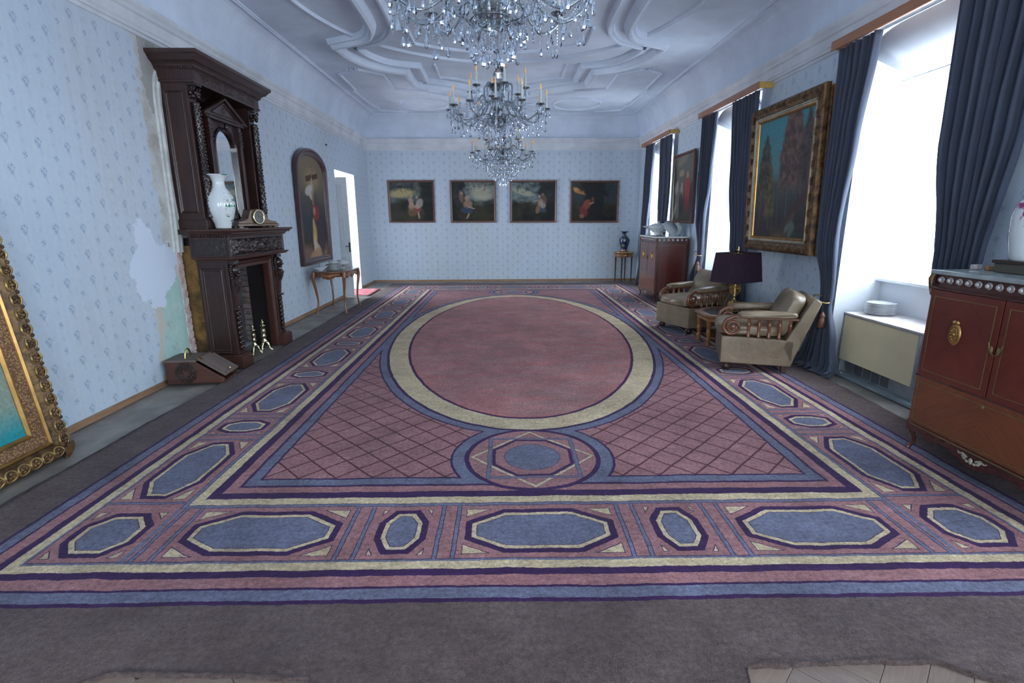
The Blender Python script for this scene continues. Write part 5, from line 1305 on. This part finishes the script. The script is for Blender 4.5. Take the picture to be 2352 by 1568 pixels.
def armchair(label, loc, rz):
    r = thing('armchair', label, 'armchair', loc, rz, 'leather armchairs by the octagonal table')
    W, D_ = .35, .34
    obj('base', M().prism([(-D_, .085), (D_-.0, .085), (D_+.01, .355), (-D_-.005, .37)], -W, W, 'X'), MLEA, r, bevel=.010)
    bk = [(D_-.10, .30), (D_+.0, .085), (D_+.03, .20), (D_+.215, .755), (D_+.165, .795), (D_+.13, .775)]
    obj('back_frame', M().prism(bk, -W, W, 'X'), MLEA, r, bevel=.012)
    pil = M().box(-W+.015, W-.015, -.01, .012, 0, .002)
    weld(obj('seat_cushion', pillow(M(), -.295, .295, -D_-.045, .26, .365, .495, crown=.025, seed=1), MLEA, r))
    bc = pillow(M(), -.285, .285, -.235, .235, -.08, .08, crown=.035, seed=4)
    ang = math.radians(67)
    bc.xf(Matrix.Translation((0, .295, .605)) @ Matrix.Rotation(ang, 4, 'X'))
    weld(obj('back_cushion', bc, MLEA, r))
    for s in (-1, 1):
        x = s*(W-.055)
        ar = obj('armrest', M(), MLEA, r); bpy.data.objects.remove(ar)
        am = pillow(M(), x-.055, x+.055, -.20, .36, -.032, .032, crown=.008, n=8).xf(Matrix.Translation((0, 0, .605)) @ Matrix.Rotation(.03, 4, 'X'))
        weld(obj('armrest', am, MLEA, r))
        obj('arm_rail', M().box(x-.032, x+.032, -.22, .50, .560, .582), MCHW, r, bevel=.004)
        # volute: from under the armrest forward, round and spiralling in
        cyv, czv, R0 = -.245, .465, .095
        pts = [(x, -.16, .585), (x, -.21, .582)]
        nS = 46
        for k in range(nS):
            th = PI*.62+k*(PI*3.6)/nS; rr_ = R0*(1-.78*k/nS); pts.append((x, cyv-rr_*math.cos(th-PI)*(-1)*-1, czv+rr_*math.sin(th)))
        obj('scroll', M().tube(pts, [.019]*2+[.019-.008*k/nS for k in range(nS)], 8, flat=1.5), MCHW, r)
        obj('scroll_eye', M().lathe([(.0001, -.03), (.022, -.028), (.024, 0), (.022, .028), (.0001, .03)], 14, mtx=Matrix.Translation((x, cyv, czv)) @ Matrix.Rotation(PI/2, 4, 'Y')), MCHW, r)
        for k in range(5):
            y = -.085+k*.098
            obj('spindle', M().lathe([(.018, .365), (.020, .385), (.014, .392), (.019, .405), (.012, .415), (.014, .43), (.021, .485), (.020, .51), (.012, .535), (.017, .542), (.013, .55), (.018, .565)], 12, (x, y, 0)), MCHW, r)
        obj('front_foot', M().lathe([(.022, 0), (.042, .012), (.052, .035), (.048, .055), (.03, .07), (.04, .078), (.04, .088)], 16, (s*(W-.06), -D_+.07, 0)), MWAL, r)
        obj('rear_leg', M().box(s*(W-.06)-.022, s*(W-.06)+.022, D_-.08, D_-.03, 0, .088), MWAR, r, bevel=.003)
    return r
armchair('nearer taupe leather armchair with wooden scroll arms, right of the octagonal table', (2.735, 5.50, .018), math.atan2(-.95, -.31))
armchair('farther taupe leather armchair facing the camera behind the dark lamp', (2.745, 7.42, .018), math.atan2(-.93, .365))

# ------------------------------------------------------------ octagonal table and lamp
MOAK = wood('honey_oak', (.36, .155, .052), (.22, .085, .03), .35, 'Z', coat=.25)
MOAT = wood('honey_oak_top', (.30, .125, .055), (.20, .08, .04), .3, 'X', coat=.3)
TX, TY = 2.975, 6.50
ot = thing('octagonal_table', 'low octagonal oak coffee table with dark inset top between the two armchairs', 'table', (TX, TY, .023), PI/8)
R8 = lambda r: [(r*math.cos(k*PI/4), r*math.sin(k*PI/4)) for k in range(8)]
obj('top_frame', M().sweep(R8(.485), [(0, .375), (0, .392), (.008, .400), (.075, .400), (.079, .396), (.079, .375)], True), MOAT, ot)
obj('inset_top', M().prism(R8(.41), .372, .396), mat('black_leather_inset', (.035, .035, .04), .22, 0, .15, 4), ot)
obj('apron', M().sweep(R8(.455), [(0, .315), (0, .375), (.02, .375), (.02, .315)], True), MOAK, ot)
dn = M()
for k in range(8):
    a, b = Vector(R8(.457)[k]), Vector(R8(.457)[(k+1) % 8])
    for t in range(12): p = a+(b-a)*((t+.5)/12); dn.ball((p.x, p.y, .362), .010, 5, 3)
o = obj('bead_row', dn, MOAK, ot); o['kind'] = 'stuff'
for k in range(8):
    a_ = k*PI/4; c_ = (.415*math.cos(a_), .415*math.sin(a_), 0)
    obj('leg', M().lathe([(.022, 0), (.026, .03), (.018, .045), (.028, .06), (.028, .09), (.018, .10), (.026, .12), (.030, .17), (.028, .20), (.020, .215), (.028, .225), (.030, .25), (.034, .26), (.034, .375)], 12, c_), MOAK, ot)
obj('lower_shelf', M().prism(R8(.36), .085, .10), MOAT, ot)
lm = thing('table_lamp', 'table lamp with big aubergine shade and gilt openwork stem on octagonal table', 'lamp', (2.965, 6.53, .4245), .5)
obj('base', M().box(-.075, .075, -.055, .055, 0, .012).box(-.062, .062, -.045, .045, .012, .125).box(-.05, .05, -.035, .035, .125, .135), MBRS, lm, bevel=.003)
sm_ = M().lathe([(.03, .135), (.022, .15), (.012, .165), (.010, .19), (.018, .20), (.012, .21), (.014, .235), (.008, .25), (.008, .42)], 14)
obj('stem', sm_, MBRS, lm)
on = M(); random.seed(11)
for k in range(34):
    a_ = random.uniform(0, 2*PI); z = random.uniform(.235, .375); rr_ = .058*math.sin(PI*min(1, (z-.19)/.21)**1.1)+.008
    x, y = rr_*math.cos(a_), rr_*math.sin(a_)
    on.tube([(x+.020*math.cos(t*PI/5)*math.sin(a_), y-.020*math.cos(t*PI/5)*math.cos(a_), z+.020*math.sin(t*PI/5)) for t in range(10)], .0045, 5, True)
obj('openwork_ball', on, MGL, lm)
MSHD = mat('aubergine_shade_cloth', (.040, .020, .036), .75, 0, .12, 10, .08, 200, .3)
def shade(b, t, z0, z1):
    nb = 1
    cor = lambda hw, hd, z: [(-hw, -hd, z), (hw, -hd, z), (hw, hd, z), (-hw, hd, z)]
    return M().add(cor(b, b*.72, z0)+cor(t, t*.72, z1), [(0, 1, 5, 4), (1, 2, 6, 5), (2, 3, 7, 6), (3, 0, 4, 7)])
obj('lamp_shade', shade(.262, .225, .385, .750), MSHD, lm, solid=.006)
obj('finial', M().tube([(0, 0, .42), (0, 0, .765)], .005, 6).lathe([(.018, .742), (.006, .752), (.012, .765), (.018, .785), (.006, .80), (.012, .812), (.0001, .835)], 10), MBRS, lm)
obj('spider', M().tube([(-.224, 0, .738), (.224, 0, .738)], .004, 5).tube([(0, -.16, .738), (0, .16, .738)], .004, 5), MBRS, lm)
obj('bulb', M().ball((0, 0, .50), .03, 12, 8, (1, 1, 1.3)), porcelain('milky_bulb', (.8, .8, .78)), lm)

# ------------------------------------------------------------ radiator cover with plates
MBEI = mat('beige_laminate', (.82, .70, .44), .35, 0, .04, 3)
MALU = mat('brushed_steel_trim', (.52, .55, .58), .3, .8, .1, 9)
rc_ = thing('radiator_cover', 'beige radiator cover standing in the nearest window niche', 'radiator', (3.52, 4.685, 0))
def rbox(n, m, mt_, **k): return obj(n, m.xf(Matrix.Translation((-3.52, -4.685, 0))), mt_, rc_, **k)
rbox('front_board', M().box(3.515, 3.53, 4.20, 5.175, .165, .625), MBEI, bevel=.003)
rbox('trim', M().box(3.510, 3.535, 5.175, 5.19, .16, .635).box(3.510, 3.535, 4.185, 4.20, .16, .635).box(3.508, 3.535, 4.185, 5.19, .625, .637), MALU, bevel=.002)
rbox('top_board', M().box(3.512, 3.955, 4.18, 5.195, .637, .652), mat('pinkish_white_top', (.72, .64, .62), .35), bevel=.003)
rbox('end_panel', M().box(3.53, 3.95, 4.18, 4.195, .0, .637), MALU); rbox('end_panel', M().box(3.53, 3.95, 5.18, 5.195, .0, .637), MALU)
rbox('kick_panel', M().box(3.56, 3.57, 4.195, 5.18, .03, .165), MALU)
gr_ = M()
for b0 in (4.50, 4.62, 4.74, 4.86):
    for k in range(12): gr_.box(3.555, 3.561, b0+.008, b0+.108, .052+k*.0085, .0545+k*.0085)
o = rbox('vent_grille', gr_, mat('grille_grey', (.10, .11, .12), .5)); o['kind'] = 'stuff'
rbox('plinth', M().box(3.475, 3.95, 4.0, 5.32, .0, .028), mat('grey_green_plinth', (.30, .36, .38), .4, 0, .15, 4), bevel=.004)
pz = .6525; pn = ['bottom', 'second', 'third', 'fourth', 'fifth', 'sixth', 'seventh', 'eighth', 'topmost']
MPLT = porcelain('white_dinner_plate', (.78, .79, .80))
pp = obj('plate', M().lathe([(.07, 0), (.075, .004), (.10, .007), (.132, .017), (.134, .020), (.10, .012), (.0001, .009)], 36), MPLT)
for k in range(9):
    o = pp if k == 0 else pp.copy()
    if k: C.objects.link(o)
    o.location = (3.762+random.uniform(-.003, .003), 5.03+random.uniform(-.003, .003), pz+k*.0128)
    tag(o, pn[k]+(' plate' if k in (0, 8) else ' plate from the bottom')+' of the white stack on the radiator cover', 'plate', 'white plates on the radiator cover')

# ------------------------------------------------------------ chandeliers
def crystal():
    g = Gr('cut_crystal')
    gl = g.n.new('ShaderNodeBsdfGlass'); gl.inputs['IOR'].default_value = 1.5; gl.inputs['Roughness'].default_value = .0; gl.inputs[0].default_value = (.93, .96, 1, 1)
    gs = g.n.new('ShaderNodeBsdfGlossy'); gs.inputs['Roughness'].default_value = .08; gs.inputs[0].default_value = (.9, .95, 1, 1)
    nz = g.noise(g.co('Object'), 30)
    a = g.n.new('ShaderNodeMixShader'); g._in(a.inputs[0], nz*.1+.10); g.l.new(gl.outputs[0], a.inputs[1]); g.l.new(gs.outputs[0], a.inputs[2]); g.l.new(a.outputs[0], g.out.inputs[0])
    return g.mat
MCRY = crystal()
g = Gr('smoky_arm_glass'); gl = g.n.new('ShaderNodeBsdfGlass'); gl.inputs['IOR'].default_value = 1.45; gl.inputs[0].default_value = (.70, .77, .79, 1); gs = g.n.new('ShaderNodeBsdfGlossy'); gs.inputs['Roughness'].default_value = .12; gs.inputs[0].default_value = (.55, .61, .64, 1)
a = g.n.new('ShaderNodeMixShader'); g._in(a.inputs[0], g.noise(g.co('Object'), 20)*.2+.3); g.l.new(gl.outputs[0], a.inputs[1]); g.l.new(gs.outputs[0], a.inputs[2]); g.l.new(a.outputs[0], g.out.inputs[0]); MARM = g.mat
MSIL = mat('dull_silver_metal', (.22, .24, .25), .3, .85, .2, 20)
MCAN = mat('ivory_candle_sleeve', (.74, .76, .72), .5)
g = Gr('amber_candle_bulb'); nz = g.noise(g.co('Object'), 10); g.bsdf(g.mix(nz, (.75, .42, .14), (.82, .52, .24)), .15, 0, .6, None, **{'Emission Color': (.9, .40, .08, 1), 'Emission Strength': .12}); MBULB = g.mat
def bead(m, x, y, z, r, el=1.0):
    v = [(x, y, z+r*el), (x+r, y, z), (x, y+r, z), (x-r, y, z), (x, y-r, z), (x, y, z-r*el)]
    m.add(v, [(0, 1, 2), (0, 2, 3), (0, 3, 4), (0, 4, 1), (5, 2, 1), (5, 3, 2), (5, 4, 3), (5, 1, 4)])
def drop_m(m, x, y, z, s):
    """faceted pear drop hanging from z"""
    return m.lathe([(.001, 0), (.0035*s, -.006*s), (.010*s, -.024*s), (.0125*s, -.034*s), (.009*s, -.044*s), (.0005, -.050*s)], 6, (x, y, z), sm=False, sy=.7)
def strand_mesh(n, s=1.0, ds=1.0):
    m = M()
    for k in range(n): bead(m, 0, 0, -.008-k*.0165*s, .0062*s, 1.2)
    drop_m(m, 0, 0, -.010-n*.0165*s, ds); return m
def me_of(mb, mt, nm='crystal_strand'):
    o = obj(nm, mb, mt, fix=False); me = o.data; bpy.data.objects.remove(o); return me
ST = {n: me_of(strand_mesh(n, 1.0, ds), MCRY) for n, ds in ((1, 1.0), (2, 1.0), (3, 1.1), (5, 1.2), (7, 1.25))}
PAN = me_of(M().lathe([(.008, -.012), (.016, -.008), (.030, -.004), (.044, .006), (.046, .010), (.030, .003), (.010, .0), (.010, .012), (.014, .016)], 14), MARM, 'drip_pan')
SLE = me_of(M().lathe([(.0125, 0), (.0145, .004), (.0125, .008), (.0125, .130), (.006, .134)], 10), MCAN, 'candle_sleeve')
BUL = me_of(M().lathe([(.006, 0), (.009, .012), (.0105, .024), (.008, .042), (.003, .060), (.0002, .068)], 8), MBULB, 'bulb')
CUP = me_of(M().lathe([(.006, -.022), (.012, -.012), (.013, -.004), (.008, 0)], 8), MSIL, 'cup')
def link(nm, me, par, loc, rz=0.0, rot=None):
    o = bpy.data.objects.new(nm, me); C.objects.link(o); o.parent = par; o.location = loc; o.rotation_euler = rot or (0, 0, rz); return o
def arm_mesh(R, H, dip, r0=.05, z0=.0, rad=.0078):
    pts = crom([(r0, 0, z0), (r0+.05, 0, z0+.07), (r0+.11, 0, z0+.06), (R*.50, 0, -dip*.55), (R*.72, 0, -dip), (R*.92, 0, -dip*.62), (R, 0, H-.02)], 5)
    m = M().tube(pts, rad, 8)
    # twisted rib
    tw = [(p[0], .009*math.sin(i*1.1), p[2]+.009*math.cos(i*1.1)) for i, p in enumerate(pts)]
    return m.tube(tw, .004, 5)
def chandelier(label, loc, rz, seed, basket=True):
    random.seed(seed)
    r = thing('chandelier', label, 'chandelier', loc, rz, 'crystal chandeliers')
    obj('stem', M().lathe([(.006, ZC-loc[2]-.02), (.006, .62), (.016, .61), (.022, .58), (.010, .55), (.010, .50)], 12), MSIL, r)
    obj('ceiling_rose', M().lathe([(.01, ZC-loc[2]-.07), (.05, ZC-loc[2]-.045), (.065, ZC-loc[2]-.012), (.0655, ZC-loc[2]-.001)], 20), MSIL, r)
    obj('crystal_column', M().lathe([(.010, .52), (.045, .50), (.052, .46), (.020, .43), (.030, .40), (.058, .36), (.050, .31), (.018, .28), (.030, .25), (.060, .22), (.022, .19), (.032, .13), (.055, .09), (.028, .04), (.05, .02)], 12, sm=False), MCRY, r)
    obj('upper_bowl', M().lathe([(.03, .20), (.09, .215), (.12, .245), (.122, .25), (.09, .225), (.03, .21)], 20), MARM, r)
    obj('hub', M().lathe([(.02, .05), (.06, .035), (.065, .01), (.04, -.01), (.02, -.03)], 18), MSIL, r)
    obj('lower_bowl', M().lathe([(.005, -.17), (.05, -.16), (.095, -.125), (.115, -.075), (.118, -.06), (.10, -.06), (.03, -.05)], 20), MARM, r)
    obj('bottom_finial', M().ball((0, 0, -.20), .028, 12, 8), MCRY, r)
    def tier(n, R, H, dip, z0, off, sname, drops):
        am = me_of(arm_mesh(R, H, dip, .05, z0), MARM, 'arm')
        for k in range(n):
            a_ = off+k*2*PI/n; c_, s_ = math.cos(a_), math.sin(a_)
            Rk = R
            ao = link('arm', am, r, (0, 0, 0), a_)
            tz = H
            link('cup', CUP, ao, (R, 0, tz)); link('drip_pan', PAN, ao, (R, 0, tz)); link('candle_sleeve', SLE, ao, (R, 0, tz+.012)); link('bulb', BUL, ao, (R, 0, tz+.145))
            for j in range(drops):
                b_ = j*2*PI/drops+k; link('crystal_strand', ST[1 if j % 2 else 2], ao, (R+.042*math.cos(b_), .042*math.sin(b_), tz+.006), b_)
            link('crystal_strand', ST[5], ao, (R*.92, 0, -dip*.62-.01), .3); link('crystal_strand', ST[3], ao, (R*.72, 0, -dip-.01), .6)
            for (rr_, zz_) in ((R*.83, -dip*.85), (R*.60, -dip*.8)): link('crystal_strand', ST[2], ao, (rr_, 0, zz_), .8)
            if sname == 'lower':
                for sg_ in (-1, 1): link('crystal_strand', ST[5], ao, (R*.99, sg_*.045, H-.0), .9*sg_)
                link('crystal_strand', ST[3], ao, (R*.5, 0, -dip*.55-.01), .6)
                link('crystal_strand', ST[7], ao, (R*.98, 0, H-.05), .9)
    tier(12, .53, .0, .13, .0, .13, 'lower', 6)
    tier(6, .31, .20, -.12, .18, .4, 'upper', 4)
    # garlands from the upper ring to the lower cups, as draped bead chains
    for k in range(12):
        a_ = .13+k*2*PI/12; m = M(); A = Vector((.10*math.cos(a_), .10*math.sin(a_), .24)); B = Vector((.46*math.cos(a_), .46*math.sin(a_), .03))
        for j in range(22): t = j/21; p = A+(B-A)*t; bead(m, p.x, p.y, p.z-.13*4*t*(1-t)*.55, .0062)
        obj('bead_garland', m, MCRY, r, fix=False)
    for k in range(12):
        a1 = .13+k*2*PI/12; a2 = a1+2*PI/12; m = M(); A = Vector((.50*math.cos(a1), .50*math.sin(a1), .03)); B = Vector((.50*math.cos(a2), .50*math.sin(a2), .03))
        for j in range(18): t = j/17; p = A+(B-A)*t; bead(m, p.x, p.y, p.z-.09*4*t*(1-t), .0058)
        obj('bead_garland', m, MCRY, r, fix=False)
    # basket: three hoops with curtains of drops
    HO = ((.33, -.14, 30, 5), (.25, -.20, 26, 7), (.17, -.27, 20, 7), (.09, -.35, 12, 7)) if basket else ((.24, -.08, 22, 3), (.17, -.11, 18, 5), (.11, -.15, 12, 7), (.05, -.19, 6, 7))
    for (R, z, n, L) in HO:
        obj('hoop', M().tube([(R*math.cos(t*PI/16), R*math.sin(t*PI/16), z) for t in range(32)], .004, 6, True), MSIL, r)
        for k in range(n):
            a_ = k*2*PI/n; link('crystal_strand', ST[L], r, (R*math.cos(a_), R*math.sin(a_), z), a_)
    for k in range(12):
        a_ = k*2*PI/12+.1; m = M(); A = Vector((.12*math.cos(a_), .12*math.sin(a_), -.06)); B = Vector((HO[0][0]*math.cos(a_), HO[0][0]*math.sin(a_), HO[0][1]))
        for j in range(14): t = j/13; p = A+(B-A)*t; bead(m, p.x, p.y, p.z-.03*4*t*(1-t), .006)
        for q_ in [HO[i_][:2]+HO[i_+1][:2] for i_ in range(3)]:
            for j in range(5): t = j/5; bead(m, (q_[0]+(q_[2]-q_[0])*t)*math.cos(a_), (q_[0]+(q_[2]-q_[0])*t)*math.sin(a_), q_[1]+(q_[3]-q_[1])*t-.01*math.sin(PI*t), .006)
        obj('bead_garland', m, MCRY, r, fix=False)
    return r
chandelier('nearest crystal chandelier, cropped by the top of the picture', (-.045, 3.05, 2.77), .1, 1, False)
chandelier('middle crystal chandelier with rows of candle bulbs, below the nearest one', (-.035, 6.15, 2.77), .35, 2, False)
chandelier('farthest and smallest-looking crystal chandelier, in front of the back wall', (.02, 9.5, 2.71), .0, 3)
